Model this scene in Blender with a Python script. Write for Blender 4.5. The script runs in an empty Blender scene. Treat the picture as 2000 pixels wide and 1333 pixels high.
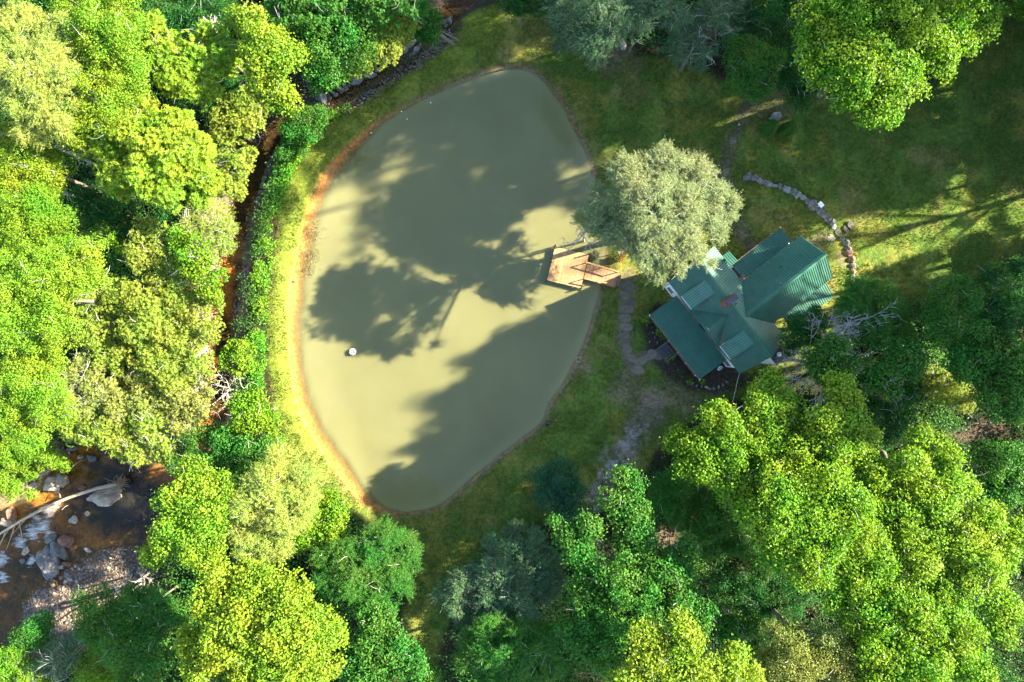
import bpy, bmesh, math, random
import numpy as np
from mathutils import Vector, Matrix, noise as mnoise

RNG = np.random.default_rng(11)
random.seed(7)
sc = bpy.context.scene
COL = sc.collection
R = math.radians
CAM = 74.0

# ------------------------------------------------------------------ camera, sky, sun, exposure
cam_data = bpy.data.cameras.new('camera'); cam = bpy.data.objects.new('camera', cam_data); COL.objects.link(cam)
cam.location = (0, 0, CAM); cam.rotation_euler = (0, 0, 0)
cam_data.sensor_width = 36.0; cam_data.lens = 23.976; cam_data.clip_end = 3000; cam_data.clip_start = 0.5
sc.camera = cam
SUN_EL, SUN_AZ = R(27), R(15.5)
world = bpy.data.worlds.new('World'); sc.world = world; world.use_nodes = True
wn = world.node_tree; bg = wn.nodes['Background']
sky = wn.nodes.new('ShaderNodeTexSky'); sky.sky_type = 'NISHITA'; sky.sun_disc = False
sky.sun_elevation = SUN_EL; sky.sun_rotation = math.pi/2 - SUN_AZ; sky.altitude = 600
wn.links.new(sky.outputs[0], bg.inputs[0]); bg.inputs[1].default_value = 0.095
sun_d = bpy.data.lights.new('sun', 'SUN'); sun = bpy.data.objects.new('sun', sun_d); COL.objects.link(sun)
sun_d.energy = 5.0; sun_d.angle = R(0.53); sun_d.color = (1.0, 0.89, 0.70)
sdir = Vector((math.cos(SUN_AZ)*math.cos(SUN_EL), math.sin(SUN_AZ)*math.cos(SUN_EL), math.sin(SUN_EL)))
sun.rotation_euler = sdir.to_track_quat('Z', 'Y').to_euler(); sun.location = sdir*120
sc.view_settings.view_transform = 'Standard'; sc.view_settings.look = 'None'
sc.view_settings.gamma = 1.0; sc.view_settings.use_curve_mapping = False
sc.view_settings.exposure = 2.98
sc.cycles.max_bounces = 6; sc.cycles.diffuse_bounces = 3; sc.cycles.transparent_max_bounces = 8
sc.cycles.transmission_bounces = 3; sc.cycles.glossy_bounces = 2

# ------------------------------------------------------------------ helpers
def P(px, py, z=0.0):
    k = (CAM - z)/CAM/18.0
    return ((px-1000.0)*k, (666.5-py)*k)
def PV(px, py, z=0.0):
    x, y = P(px, py, z); return Vector((x, y, z))
def PP(pts, z=0.0): return np.array([P(a, b, z) for a, b in pts])

def tag(o, label=None, cat=None, group=None, kind=None):
    if label: o['label'] = label
    if cat: o['category'] = cat
    if group: o['group'] = group
    if kind: o['kind'] = kind
    return o
def empty(name, loc, label=None, cat=None, group=None):
    o = bpy.data.objects.new(name, None); COL.objects.link(o); o.location = loc; o.empty_display_size = .3
    return tag(o, label, cat, group)
def link(name, me, mat=None, parent=None, world_coords=True):
    """world_coords: the mesh is in world coordinates while the parent may sit elsewhere"""
    o = bpy.data.objects.new(name, me); COL.objects.link(o)
    if mat and not me.materials: me.materials.append(mat)
    if parent is not None:
        o.parent = parent
        if world_coords: o.matrix_parent_inverse = Matrix.Translation(parent.location).inverted()
    return o
def np_mesh(name, V, F, smooth=False):
    V = np.ascontiguousarray(V, dtype=np.float32); F = np.ascontiguousarray(F, dtype=np.int32)
    me = bpy.data.meshes.new(name); k = F.shape[1]; nf = len(F)
    me.vertices.add(len(V)); me.vertices.foreach_set('co', V.ravel())
    me.loops.add(nf*k); me.loops.foreach_set('vertex_index', F.ravel())
    me.polygons.add(nf); me.polygons.foreach_set('loop_start', np.arange(0, nf*k, k, dtype=np.int32))
    me.polygons.foreach_set('use_smooth', np.full(nf, smooth, dtype=bool))
    me.update(calc_edges=True); return me
class MB:
    """collects polygons into one mesh"""
    def __init__(s): s.v = []; s.f = []
    def poly(s, pts):
        i = len(s.v); s.v += [tuple(p) for p in pts]; s.f.append(tuple(range(i, i+len(pts))))
    def add(s, vs, fs):
        i = len(s.v); s.v += [tuple(p) for p in vs]; s.f += [tuple(i+a for a in f) for f in fs]
    def hexa(s, b, t):
        s.add(list(b)+list(t), [(3,2,1,0),(4,5,6,7),(0,1,5,4),(1,2,6,5),(2,3,7,6),(3,0,4,7)])
    def box(s, c, ax, ay, az, hx, hy, hz):
        c = Vector(c); ax = Vector(ax)*hx; ay = Vector(ay)*hy; az = Vector(az)*hz
        b = [c-ax-ay-az, c+ax-ay-az, c+ax+ay-az, c-ax+ay-az]
        s.hexa(b, [p+2*az for p in b])
    def beam(s, a, b, w, h=None, up=(0,0,1)):
        a = Vector(a); b = Vector(b); d = b-a; L = d.length; d.normalize()
        side = d.cross(Vector(up)); side = side.normalized() if side.length > 1e-4 else Vector((1,0,0))
        u = side.cross(d).normalized(); s.box((a+b)/2, d, side, u, L/2, w/2, (h or w)/2)
    def tube(s, pts, rads, n=6, cap=True):
        pts = [Vector(p) for p in pts]; base = len(s.v); ref = Vector((.31,.2,.93)).normalized()
        for i, p in enumerate(pts):
            d = (pts[min(i+1, len(pts)-1)]-pts[max(i-1, 0)])
            d = d.normalized() if d.length > 1e-6 else Vector((0,0,1))
            a = d.cross(ref)
            if a.length < .1: a = d.cross(Vector((1,0,0)))
            a.normalize(); b = d.cross(a)
            for k in range(n):
                t = 2*math.pi*k/n; q = p+(a*math.cos(t)+b*math.sin(t))*rads[i]; s.v.append((q.x,q.y,q.z))
        for i in range(len(pts)-1):
            for k in range(n):
                k2 = (k+1) % n; s.f.append((base+i*n+k, base+i*n+k2, base+(i+1)*n+k2, base+(i+1)*n+k))
        if cap:
            s.f.append(tuple(base+k for k in range(n))[::-1]); s.f.append(tuple(base+(len(pts)-1)*n+k for k in range(n)))
    def mesh(s, name, smooth=False):
        me = bpy.data.meshes.new(name); me.from_pydata(s.v, [], s.f); me.update()
        if smooth: me.polygons.foreach_set('use_smooth', [True]*len(me.polygons))
        return me
    def build(s, name, mat, parent=None, smooth=False, world_coords=True):
        return link(name, s.mesh(name, smooth), mat, parent, world_coords)
def lathe(mb, c, prof, n=16):
    c = Vector(c); base = len(mb.v)
    for r, z in prof:
        for k in range(n): mb.v.append((c.x+r*math.cos(2*math.pi*k/n), c.y+r*math.sin(2*math.pi*k/n), c.z+z))
    for i in range(len(prof)-1):
        for k in range(n):
            k2 = (k+1) % n; mb.f.append((base+i*n+k, base+i*n+k2, base+(i+1)*n+k2, base+(i+1)*n+k))
    mb.f.append(tuple(base+(len(prof)-1)*n+k for k in range(n)))

# value noise
_T = RNG.random((256, 256))
def vnoise(x, y):
    xi = np.floor(x).astype(int); yi = np.floor(y).astype(int); fx = x-xi; fy = y-yi
    fx = fx*fx*(3-2*fx); fy = fy*fy*(3-2*fy)
    a = _T[xi & 255, yi & 255]; b = _T[(xi+1) & 255, yi & 255]; c = _T[xi & 255, (yi+1) & 255]; d = _T[(xi+1) & 255, (yi+1) & 255]
    return (a*(1-fx)+b*fx)*(1-fy)+(c*(1-fx)+d*fx)*fy
def fbm(x, y, s, o=4):
    t = 0; amp = .5; tot = 0
    for i in range(o):
        t = t+amp*vnoise(x*s*2**i+17.3*i+90, y*s*2**i+31.7*i+70); tot += amp; amp *= .5
    return t/tot
def sstep(a, b, x):
    t = np.clip((x-a)/(b-a), 0, 1); return t*t*(3-2*t)
def seg_dist(X, Y, pts, closed=False):
    d = np.full(X.shape, 1e9); n = len(pts)
    for i in range(n if closed else n-1):
        a = pts[i]; b = pts[(i+1) % n]; ex, ey = b[0]-a[0], b[1]-a[1]; L = ex*ex+ey*ey+1e-9
        t = np.clip(((X-a[0])*ex+(Y-a[1])*ey)/L, 0, 1)
        d = np.minimum(d, (X-a[0]-t*ex)**2+(Y-a[1]-t*ey)**2)
    return np.sqrt(d)
def inside(X, Y, pts):
    c = np.zeros(X.shape, bool); n = len(pts)
    for i in range(n):
        a = pts[i]; b = pts[(i+1) % n]
        if a[1] == b[1]: continue
        m = ((a[1] > Y) != (b[1] > Y)) & (X < (b[0]-a[0])*(Y-a[1])/(b[1]-a[1])+a[0]); c ^= m
    return c
def sdf(X, Y, pts):
    d = seg_dist(X, Y, pts, True); return np.where(inside(X, Y, pts), -d, d)
def smooth_closed(pts, n=5):
    pts = np.array(pts, float); out = []; N = len(pts)
    for i in range(N):
        p0, p1, p2, p3 = pts[i-1], pts[i], pts[(i+1) % N], pts[(i+2) % N]
        for k in range(n):
            t = k/n
            out.append(.5*((2*p1)+(-p0+p2)*t+(2*p0-5*p1+4*p2-p3)*t*t+(-p0+3*p1-3*p2+p3)*t**3))
    return np.array(out)

# ------------------------------------------------------------------ materials
def new_mat(name):
    m = bpy.data.materials.new(name); m.use_nodes = True; nt = m.node_tree; return m, nt, nt.nodes['Principled BSDF']
def N(nt, t, **kw):
    n = nt.nodes.new(t)
    for k, v in kw.items():
        if hasattr(n, k): setattr(n, k, v)
        else: n.inputs[k].default_value = v
    return n
def noise_ramp(nt, scale, stops, detail=5, coord='Object', stretch=None, rough=.6):
    tc = N(nt, 'ShaderNodeTexCoord'); nz = N(nt, 'ShaderNodeTexNoise'); nz.inputs['Scale'].default_value = scale
    nz.inputs['Detail'].default_value = detail; nz.inputs['Roughness'].default_value = rough
    src = tc.outputs[coord]
    if stretch:
        mp = N(nt, 'ShaderNodeMapping'); mp.inputs['Scale'].default_value = stretch; nt.links.new(src, mp.inputs[0]); src = mp.outputs[0]
    nt.links.new(src, nz.inputs['Vector'])
    cr = N(nt, 'ShaderNodeValToRGB'); nt.links.new(nz.outputs['Fac'], cr.inputs[0])
    el = cr.color_ramp.elements
    el[0].position, el[0].color = stops[0][0], (*stops[0][1], 1); el[1].position, el[1].color = stops[-1][0], (*stops[-1][1], 1)
    for p, c in stops[1:-1]:
        e = el.new(p); e.color = (*c, 1)
    return cr, nz
def bump(nt, bs, src, strength=.5, dist=.05):
    b = N(nt, 'ShaderNodeBump'); b.inputs['Strength'].default_value = strength; b.inputs['Distance'].default_value = dist
    nt.links.new(src, b.inputs['Height']); nt.links.new(b.outputs[0], bs.inputs['Normal'])
def simple(name, c1, c2, scale=3, rough=.7, spec=.3, bmp=.4, dist=.03, stretch=None, detail=6, lo=.3, hi=.7, metal=0):
    m, nt, bs = new_mat(name)
    cr, nz = noise_ramp(nt, scale, [(lo, c1), (hi, c2)], detail, 'Object', stretch)
    nt.links.new(cr.outputs[0], bs.inputs['Base Color']); bs.inputs['Roughness'].default_value = rough
    bs.inputs['Specular IOR Level'].default_value = spec; bs.inputs['Metallic'].default_value = metal
    if bmp: bump(nt, bs, nz.outputs['Fac'], bmp, dist)
    return m
def leaf_mat(name, c, tr=None, var=.45, rough=.5, trans=.42, spec=.2):
    m, nt, bs = new_mat(name)
    geo = N(nt, 'ShaderNodeNewGeometry'); hs = N(nt, 'ShaderNodeHueSaturation'); hs.inputs['Color'].default_value = (*c, 1)
    mr = N(nt, 'ShaderNodeMapRange'); mr.inputs[3].default_value = 1-var; mr.inputs[4].default_value = 1+var
    nt.links.new(geo.outputs['Random Per Island'], mr.inputs[0]); nt.links.new(mr.outputs[0], hs.inputs['Value'])
    tc = N(nt, 'ShaderNodeTexCoord'); nz = N(nt, 'ShaderNodeTexNoise'); nz.inputs['Scale'].default_value = .35; nz.inputs['Detail'].default_value = 3
    nt.links.new(tc.outputs['Object'], nz.inputs['Vector'])
    m2 = N(nt, 'ShaderNodeMapRange'); m2.inputs[1].default_value = .3; m2.inputs[2].default_value = .7; m2.inputs[3].default_value = .484; m2.inputs[4].default_value = .535
    nt.links.new(nz.outputs['Fac'], m2.inputs[0]); nt.links.new(m2.outputs[0], hs.inputs['Hue'])
    nt.links.new(hs.outputs[0], bs.inputs['Base Color']); bs.inputs['Roughness'].default_value = rough
    bs.inputs['Specular IOR Level'].default_value = spec
    t = N(nt, 'ShaderNodeBsdfTranslucent'); mx = N(nt, 'ShaderNodeMixShader'); mx.inputs[0].default_value = trans
    mul = N(nt, 'ShaderNodeMixRGB', blend_type='MULTIPLY'); mul.inputs[0].default_value = 1
    tr = tr or (1.35, 1.3, .55)
    nt.links.new(hs.outputs[0], mul.inputs[1]); mul.inputs[2].default_value = (*tr, 1)
    nt.links.new(mul.outputs[0], t.inputs[0])
    nt.links.new(bs.outputs[0], mx.inputs[1]); nt.links.new(t.outputs[0], mx.inputs[2])
    nt.links.new(mx.outputs[0], nt.nodes['Material Output'].inputs[0])
    return m
LM = {
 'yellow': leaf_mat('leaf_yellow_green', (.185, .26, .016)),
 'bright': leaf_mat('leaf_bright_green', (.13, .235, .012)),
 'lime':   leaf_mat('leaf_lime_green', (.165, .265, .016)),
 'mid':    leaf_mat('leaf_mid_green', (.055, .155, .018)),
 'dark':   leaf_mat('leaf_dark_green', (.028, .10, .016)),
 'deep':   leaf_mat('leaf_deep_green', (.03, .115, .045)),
 'olive':  leaf_mat('leaf_olive', (.20, .225, .05), var=.5),
 'laurel': leaf_mat('leaf_laurel', (.195, .245, .03), var=.5),
 'pale':   leaf_mat('needle_pale', (.26, .31, .06), var=.4, trans=.4),
 'sage':   leaf_mat('needle_sage', (.205, .24, .105), var=.4, trans=.4),
 'bluish': leaf_mat('needle_bluish', (.075, .14, .06), var=.4, trans=.35),
 'golden': leaf_mat('leaf_golden', (.28, .20, .02), var=.3),
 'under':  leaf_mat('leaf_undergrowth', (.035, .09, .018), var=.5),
 'bank':   leaf_mat('leaf_bank_plants', (.13, .26, .02), var=.5),
 'straw':  leaf_mat('blade_dry_grass', (.2, .17, .075), var=.4),
}
M_bark = simple('bark', (.09,.07,.05), (.2,.17,.13), 6, .9, .1, .6, .05, (4,4,.6))
M_palebark = simple('pale_bark', (.25,.22,.18), (.42,.39,.33), 5, .85, .1, .3, .02)
M_greybark = simple('dead_wood', (.2,.19,.18), (.38,.36,.34), 5, .9, .1, .3, .02)
M_stone = simple('grey_stone', (.05,.052,.05), (.2,.2,.19), 2.2, .9, .2, .9, .06, detail=9)
M_bluestone = simple('blue_grey_stone', (.095,.097,.092), (.3,.3,.285), 2.6, .9, .2, .9, .06, detail=9)
M_tanstone = simple('tan_stone', (.2,.155,.105), (.45,.37,.27), 2.2, .9, .2, .8, .05, detail=9)
M_redstone = simple('rust_stone', (.12,.07,.05), (.23,.13,.085), 2.2, .85, .2, .8, .05, detail=9)
M_brick = simple('chimney_brick', (.2,.055,.035), (.32,.1,.065), 9, .9, .1, .5, .02)
M_mortarcap = simple('chimney_cap', (.03,.035,.045), (.06,.065,.075), 4, .5, .3, .2)
M_white = simple('white_siding', (.62,.63,.62), (.78,.79,.78), 5, .6, .3, .15, .01)
M_whitemetal = simple('white_metal', (.7,.7,.7), (.85,.85,.85), 5, .4, .4, 0)
M_glass = simple('dark_glass', (.015,.018,.02), (.03,.035,.04), 2, .08, .6, 0)
M_darkwood = simple('dark_porch_wood', (.05,.045,.045), (.11,.1,.095), 4, .8, .2, .4, .01, (1,8,1))
M_black = simple('black_plastic', (.01,.01,.01), (.025,.025,.025), 5, .5, .3, 0)
M_wire = simple('pale_wire', (.35,.33,.3), (.45,.43,.4), 5, .5, .3, 0)

# standing seam metal, weathered; seams are real geometry
def roof_mat(name, c1, c2, rough):
    m, nt, bs = new_mat(name)
    cr, nz = noise_ramp(nt, .9, [(.3, c1), (.72, c2)], 7, 'Object', rough=.65)
    cr2, nz2 = noise_ramp(nt, 1.4, [(.55, (0,0,0)), (.76, (.65,.65,.65))], 8, 'Object', (1,1,3))
    mx = N(nt, 'ShaderNodeMixRGB'); mx.inputs[2].default_value = (.12,.085,.055,1)
    nt.links.new(cr2.outputs[0], mx.inputs[0]); nt.links.new(cr.outputs[0], mx.inputs[1]); nt.links.new(mx.outputs[0], bs.inputs['Base Color'])
    bs.inputs['Roughness'].default_value = rough; bs.inputs['Specular IOR Level'].default_value = .5
    bump(nt, bs, nz.outputs['Fac'], .15, .03)
    return m
M_roof = roof_mat('green_roof_metal', (.008,.068,.042), (.02,.112,.07), .55)
M_seam = simple('roof_seam_metal', (.006,.05,.036), (.012,.075,.055), 3, .5, .4, 0)
M_roof2 = roof_mat('green_roof_metal_wing', (.014,.09,.056), (.036,.145,.095), .52)
M_roof3 = roof_mat('green_roof_metal_chalky', (.04,.13,.09), (.085,.19,.135), .5)  # lighter copy of the roof metal, sunlight put into its colour
M_deck = simple('deck_board', (.28,.155,.065), (.44,.27,.12), 2.5, .75, .2, .4, .01, (1,6,6))
M_deckred = simple('gangway_board', (.26,.12,.06), (.38,.2,.1), 2.5, .75, .2, .4, .01, (1,6,6))
M_post = simple('dark_post', (.03,.022,.018), (.07,.05,.04), 6, .8, .2, .3, .01)
M_drift = simple('driftwood', (.3,.22,.14), (.5,.4,.28), 3, .85, .15, .5, .03, (1,6,6))
M_flag = simple('flagstone', (.075,.066,.046), (.14,.122,.088), 2.5, .9, .15, .6, .02, detail=8)

# ------------------------------------------------------------------ terrain
POND = smooth_closed(PP([(1010,128),(1045,140),(1075,165),(1105,205),(1125,245),(1145,285),(1160,325),(1166,362),(1172,400),(1184,440),(1192,475),(1188,505),(1186,530),(1180,560),(1169,600),(1157,640),(1142,685),(1126,715),(1103,755),(1078,790),(1062,828),(1020,862),(985,890),(950,918),(905,957),(862,990),(820,1003),(780,1006),(738,995),(700,968),(668,930),(640,895),(615,850),(592,810),(578,765),(570,710),(566,650),(566,600),(572,550),(582,500),(594,440),(607,395),(628,350),(655,310),(695,270),(740,235),(790,207),(840,182),(890,160),(940,142),(978,131)], -.35), 4)
CREEK = PP([(1010,-140),(960,-60),(905,5),(865,48),(805,98),(730,148),(650,190),(595,215),(548,265),(518,305),(500,360),(474,420),(458,500),(448,580),(440,650),(436,720),(430,800),(400,860),(350,900),(300,930)], -2.2)
RIVER = smooth_closed(PP([(105,905),(135,878),(200,872),(290,915),(352,940),(345,1010),(315,1066),(255,1072),(205,1080),(165,1103),(135,1120),(128,1150),(70,1160),(50,1195),(52,1240),(0,1310),(-80,1360),(-260,1400),(-260,1120),(-90,1040),(0,1000),(50,985),(85,955)], -3.0), 3)
BAR = PP([(128,1112),(200,1074),(258,1064),(330,1056),(330,1150),(230,1190),(170,1260),(110,1300),(45,1260),(45,1185),(80,1145)], -2.8)
LAWN = PP([(905,22),(950,12),(1050,0),(1100,60),(1150,110),(1330,110),(1440,170),(1560,190),(1640,180),(1780,200),(1900,100),(1960,-40),(2300,-40),(2300,420),(2000,500),(1900,545),(1780,590),(1650,570),(1640,660),(1530,760),(1400,790),(1310,850),(1260,920),(1190,990),(1150,1010),(1080,1010),(960,1060),(900,1120),(850,1333),(760,1400),(790,1180),(820,1060),(700,1010),(640,950),(560,870),(532,800),(521,640),(530,520),(548,400),(575,330),(625,255),(700,195),(800,135),(860,85)], 0)
DAM = PP([(880,30),(800,110),(700,172),(615,235),(560,300),(528,380),(508,480),(500,600),(505,720),(520,820)], -.6)
PATHS = [PP([(1228,536),(1224,575),(1221,620),(1217,660),(1225,692),(1240,716),(1262,700),(1296,690)]), PP([(1470,150),(1462,205),(1440,245),(1424,290),(1414,335),(1425,400),(1448,455),(1480,492)])]
DIRT = PP([(1268,800),(1240,845),(1215,890),(1190,930),(1168,975)])
ROAD = PP([(1872,850),(1905,842),(1945,832)])

def bedz(Y): return -1.45-1.35*sstep(-7, -15, Y)
def height(X, Y):
    h = (fbm(X, Y, .08, 3)-.5)*.35+(fbm(X, Y, .7, 3)-.5)*.07
    # wooded slope rises to the west beyond the creek
    dc = seg_dist(X, Y, CREEK); h = h+0
    ddam = sdf(X, Y, POND)
    sp = np.maximum(ddam, -20)
    h = np.where(sp > 0, np.minimum(h, -.38+.28*sp+.02*sp*sp), h)
    h = np.where(sp <= 0, -.38-np.minimum(2.3, .34*(-sp)), h)
    wc = 1.25+(fbm(X, Y, .35, 2)-.5)*.7
    bz = bedz(Y); hc = np.where(dc < wc, bz-.13+.13*(dc/wc)**2, bz+(dc-wc)*.6)
    h = np.where(sp > 1.0, np.minimum(h, hc), h)
    dr = sdf(X, Y, RIVER)
    hr = np.where(dr < 0, -3.12-np.minimum(.9, .3*(-dr)), -3.12+dr*.75)
    db = sdf(X, Y, BAR)
    hb = np.where(db < 0, -2.88+.12*fbm(X, Y, .6, 3), 9.)
    hr = np.where((db < 0) & (dr > -.4), hb, np.where(db > 0, np.minimum(hr, np.where(db < 9, 9, 9)), hr))
    hr = np.where((dr > 0) & (db > 0), np.minimum(hr, 9), hr)
    hr2 = np.where(db > 0, -2.86+db*.6, 9.)
    h = np.where(h > hr, hr, h); h = np.where((h > hr2) & (dr > 0), hr2, h)
    return h
def h1(x, y): return float(height(np.array([x]), np.array([y]))[0])

def ground():
    fx = np.arange(-62, 62.01, .25); fy = np.arange(-43, 43.01, .25)
    cx = np.array([66, 72, 82, 96, 115, 150, 210, 320, 500, 900.]); cy = np.array([47, 54, 66, 85, 115, 160, 240, 400, 900.])
    xs = np.concatenate([-cx[::-1], fx, cx]); ys = np.concatenate([-cy[::-1], fy, cy])
    X, Y = np.meshgrid(xs, ys); nx = len(xs); ny = len(ys)
    Z = height(X, Y)
    V = np.stack([X, Y, Z], -1).reshape(-1, 3)
    i = np.arange(nx-1)[None, :]+np.arange(ny-1)[:, None]*nx
    F = np.stack([i, i+1, i+nx+1, i+nx], -1).reshape(-1, 4)
    me = np_mesh('ground', V, F, True)
    # colours of the materials the ground is made of
    n1 = fbm(X, Y, .16, 4); n2 = fbm(X+50, Y-20, .5, 4); n3 = fbm(X-9, Y+40, 1.8, 3)
    def mix(a, b, t): return a*(1-t[..., None])+np.array(b)*t[..., None]
    C = np.zeros(X.shape+(3,))+np.array((.02, .017, .01))
    C = mix(C, (.035, .025, .015), sstep(.45, .7, n2)); C = mix(C, (.018, .035, .01), sstep(.45, .6, n1)*.7)
    ln = sdf(X, Y, LAWN)+(n2-.5)*1.6; lawn = 1-sstep(-.5, .5, ln)
    G = np.zeros_like(C)+np.array((.072, .118, .018))
    G = mix(G, (.15, .15, .028), sstep(.42, .66, n1*.5+n2*.5)); G = mix(G, (.045, .09, .016), sstep(.5, .7, n3)*.7)
    G = mix(G, (.16, .13, .045), sstep(.6, .75, fbm(X+200, Y, .3, 4))*.5)
    dd = seg_dist(X, Y, DAM); G = mix(G, (.125, .158, .02), (1-sstep(4.5, 7.5, dd+(n2-.5)*2))*.85)
    G = mix(G, (.19, .17, .06), (1-sstep(.3, 1.5, dd+(n3-.5)*1.6))*.75)
    C = C*(1-lawn[..., None])+G*lawn[..., None]
    # worn and sandy spots
    d = seg_dist(X, Y, DIRT)+(n2-.5)*2.4+(n3-.5)*1.5; C = mix(C, (.17, .135, .11), (1-sstep(.4, 2.2, d))*.8)
    d = seg_dist(X, Y, DIRT)+(n3-.5)*2.4; C = mix(C, (.3, .28, .27), (1-sstep(.2, 1.1, d))*sstep(.45, .6, n2)*.9)
    for (qx, qy, rr) in ((1330,770,3.6),(1230,760,3),(1560,470,1.6),(1545,565,1.6),(1600,480,1.5),(1350,90,2.5),(1210,110,3),(1510,215,2.2),(1290,1050,1.6),(1140,720,1.2),(1640,500,1.4)):
        x, y = P(qx, qy); d = np.hypot(X-x, Y-y)+(n2-.5)*3; C = mix(C, (.155, .115, .075), (1-sstep(rr*.3, rr, d))*.62)
    for k, pth in enumerate(PATHS):
        d = seg_dist(X, Y, pth)+(n3-.5)*.5; C = mix(C, (.1, .084, .052), (1-sstep(.4, 1.3, d+(n2-.5)*.8))*.75)
    d = seg_dist(X, Y, ROAD)+(n2-.5)*2; C = mix(C, (.085, .06, .042), (1-sstep(.4, 1.7, d))*.85)
    # planting bed of bare soil round the porch
    bed = PP([(1285,590),(1255,640),(1262,690),(1300,735),(1350,765),(1420,770),(1470,745),(1430,700),(1340,640)])
    d = sdf(X, Y, bed)+(n3-.5)*.8; C = mix(C, (.045, .035, .027), 1-sstep(-.3, .4, d))
    d = sdf(X, Y, POND); west = sstep(-12, -16, X)*.0+sstep(-10, -20, X)
    rim = (1-sstep(.1, .5, np.abs(d)+(n3-.5)*.9))*(.35+.65*sstep(16, 4, Y))
    C = mix(C, (.42, .19, .06), rim*west); C = mix(C, (.10, .07, .045), (1-sstep(.05, .3, np.abs(d-.05)+(n3-.5)*.3))*(1-west)*.7)
    C = np.where((d < 0)[..., None], mix(mix(C, (.2, .145, .075), np.ones_like(X)), (.42, .19, .06), west), C)
    # pale grass growing at the water's edge all round
    C = mix(C, (.13, .115, .03), (1-sstep(.2, 1.6, d-.4+(n3-.5)))*(d > .25)*(1-west)*.45)
    # creek and river beds
    dc = seg_dist(X, Y, CREEK); wet = (1-sstep(1.2, 3.6, dc+(n2-.5)*1.2))*(1-lawn)
    south = sstep(20, 8, Y)
    bedc = mix(np.zeros_like(C)+np.array((.05, .04, .03)), (.36, .19, .08), south*sstep(.38, .6, n2))
    C = C*(1-wet[..., None])+bedc*wet[..., None]
    gr = (1-sstep(.3, 1.0, np.abs(dc-2.1)+(n3-.5)*.8))*(1-lawn)*south
    C = mix(C, (.3, .25, .2), gr*.9)
    dr = sdf(X, Y, RIVER); rb = 1-sstep(-.1, 1.6, dr+(n2-.5))
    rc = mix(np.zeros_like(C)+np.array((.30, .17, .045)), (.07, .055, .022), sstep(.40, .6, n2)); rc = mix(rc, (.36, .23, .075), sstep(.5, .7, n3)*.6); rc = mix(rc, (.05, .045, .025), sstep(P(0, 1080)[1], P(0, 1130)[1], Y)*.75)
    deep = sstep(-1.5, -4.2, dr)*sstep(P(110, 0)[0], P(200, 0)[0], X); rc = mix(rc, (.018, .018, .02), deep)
    C = C*(1-rb[..., None])+rc*rb[..., None]
    bk = (1-sstep(1.0, 3.2, dr+(n2-.5)*2))*(dr > .4); C = mix(C, (.3, .24, .11), bk*.6)
    db = sdf(X, Y, BAR); C = mix(C, (.1, .075, .052), (1-sstep(-.3, .6, db+(n3-.5))))
    a = me.color_attributes.new('tint', 'FLOAT_COLOR', 'POINT')
    a.data.foreach_set('color', np.concatenate([C, np.ones(X.shape+(1,))], -1).astype(np.float32).ravel())
    m, nt, bs = new_mat('ground_cover')
    at = N(nt, 'ShaderNodeAttribute'); at.attribute_name = 'tint'
    tc = N(nt, 'ShaderNodeTexCoord')
    def nz(s, d=6, r=.65):
        n = N(nt, 'ShaderNodeTexNoise'); n.inputs['Scale'].default_value = s; n.inputs['Detail'].default_value = d; n.inputs['Roughness'].default_value = r
        nt.links.new(tc.outputs['Object'], n.inputs['Vector']); return n
    a1 = nz(2.6); a2 = nz(11, 4)
    mr = N(nt, 'ShaderNodeMapRange'); mr.inputs[1].default_value = .3; mr.inputs[2].default_value = .7; mr.inputs[3].default_value = .55; mr.inputs[4].default_value = 1.45
    nt.links.new(a1.outputs['Fac'], mr.inputs[0])
    mr2 = N(nt, 'ShaderNodeMapRange'); mr2.inputs[1].default_value = .3; mr2.inputs[2].default_value = .7; mr2.inputs[3].default_value = .6; mr2.inputs[4].default_value = 1.4
    nt.links.new(a2.outputs['Fac'], mr2.inputs[0])
    ml = N(nt, 'ShaderNodeMath', operation='MULTIPLY'); nt.links.new(mr.outputs[0], ml.inputs[0]); nt.links.new(mr2.outputs[0], ml.inputs[1])
    vs = N(nt, 'ShaderNodeVectorMath', operation='SCALE'); nt.links.new(at.outputs['Color'], vs.inputs[0]); nt.links.new(ml.outputs[0], vs.inputs['Scale'])
    nt.links.new(vs.outputs[0], bs.inputs['Base Color']); bs.inputs['Roughness'].default_value = .95; bs.inputs['Specular IOR Level'].default_value = .1
    ad = N(nt, 'ShaderNodeMath', operation='ADD'); nt.links.new(a1.outputs['Fac'], ad.inputs[0]); nt.links.new(a2.outputs['Fac'], ad.inputs[1])
    bump(nt, bs, ad.outputs[0], .8, .12)
    o = link('ground', me, m); tag(o, kind='structure'); return o
ground()

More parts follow.
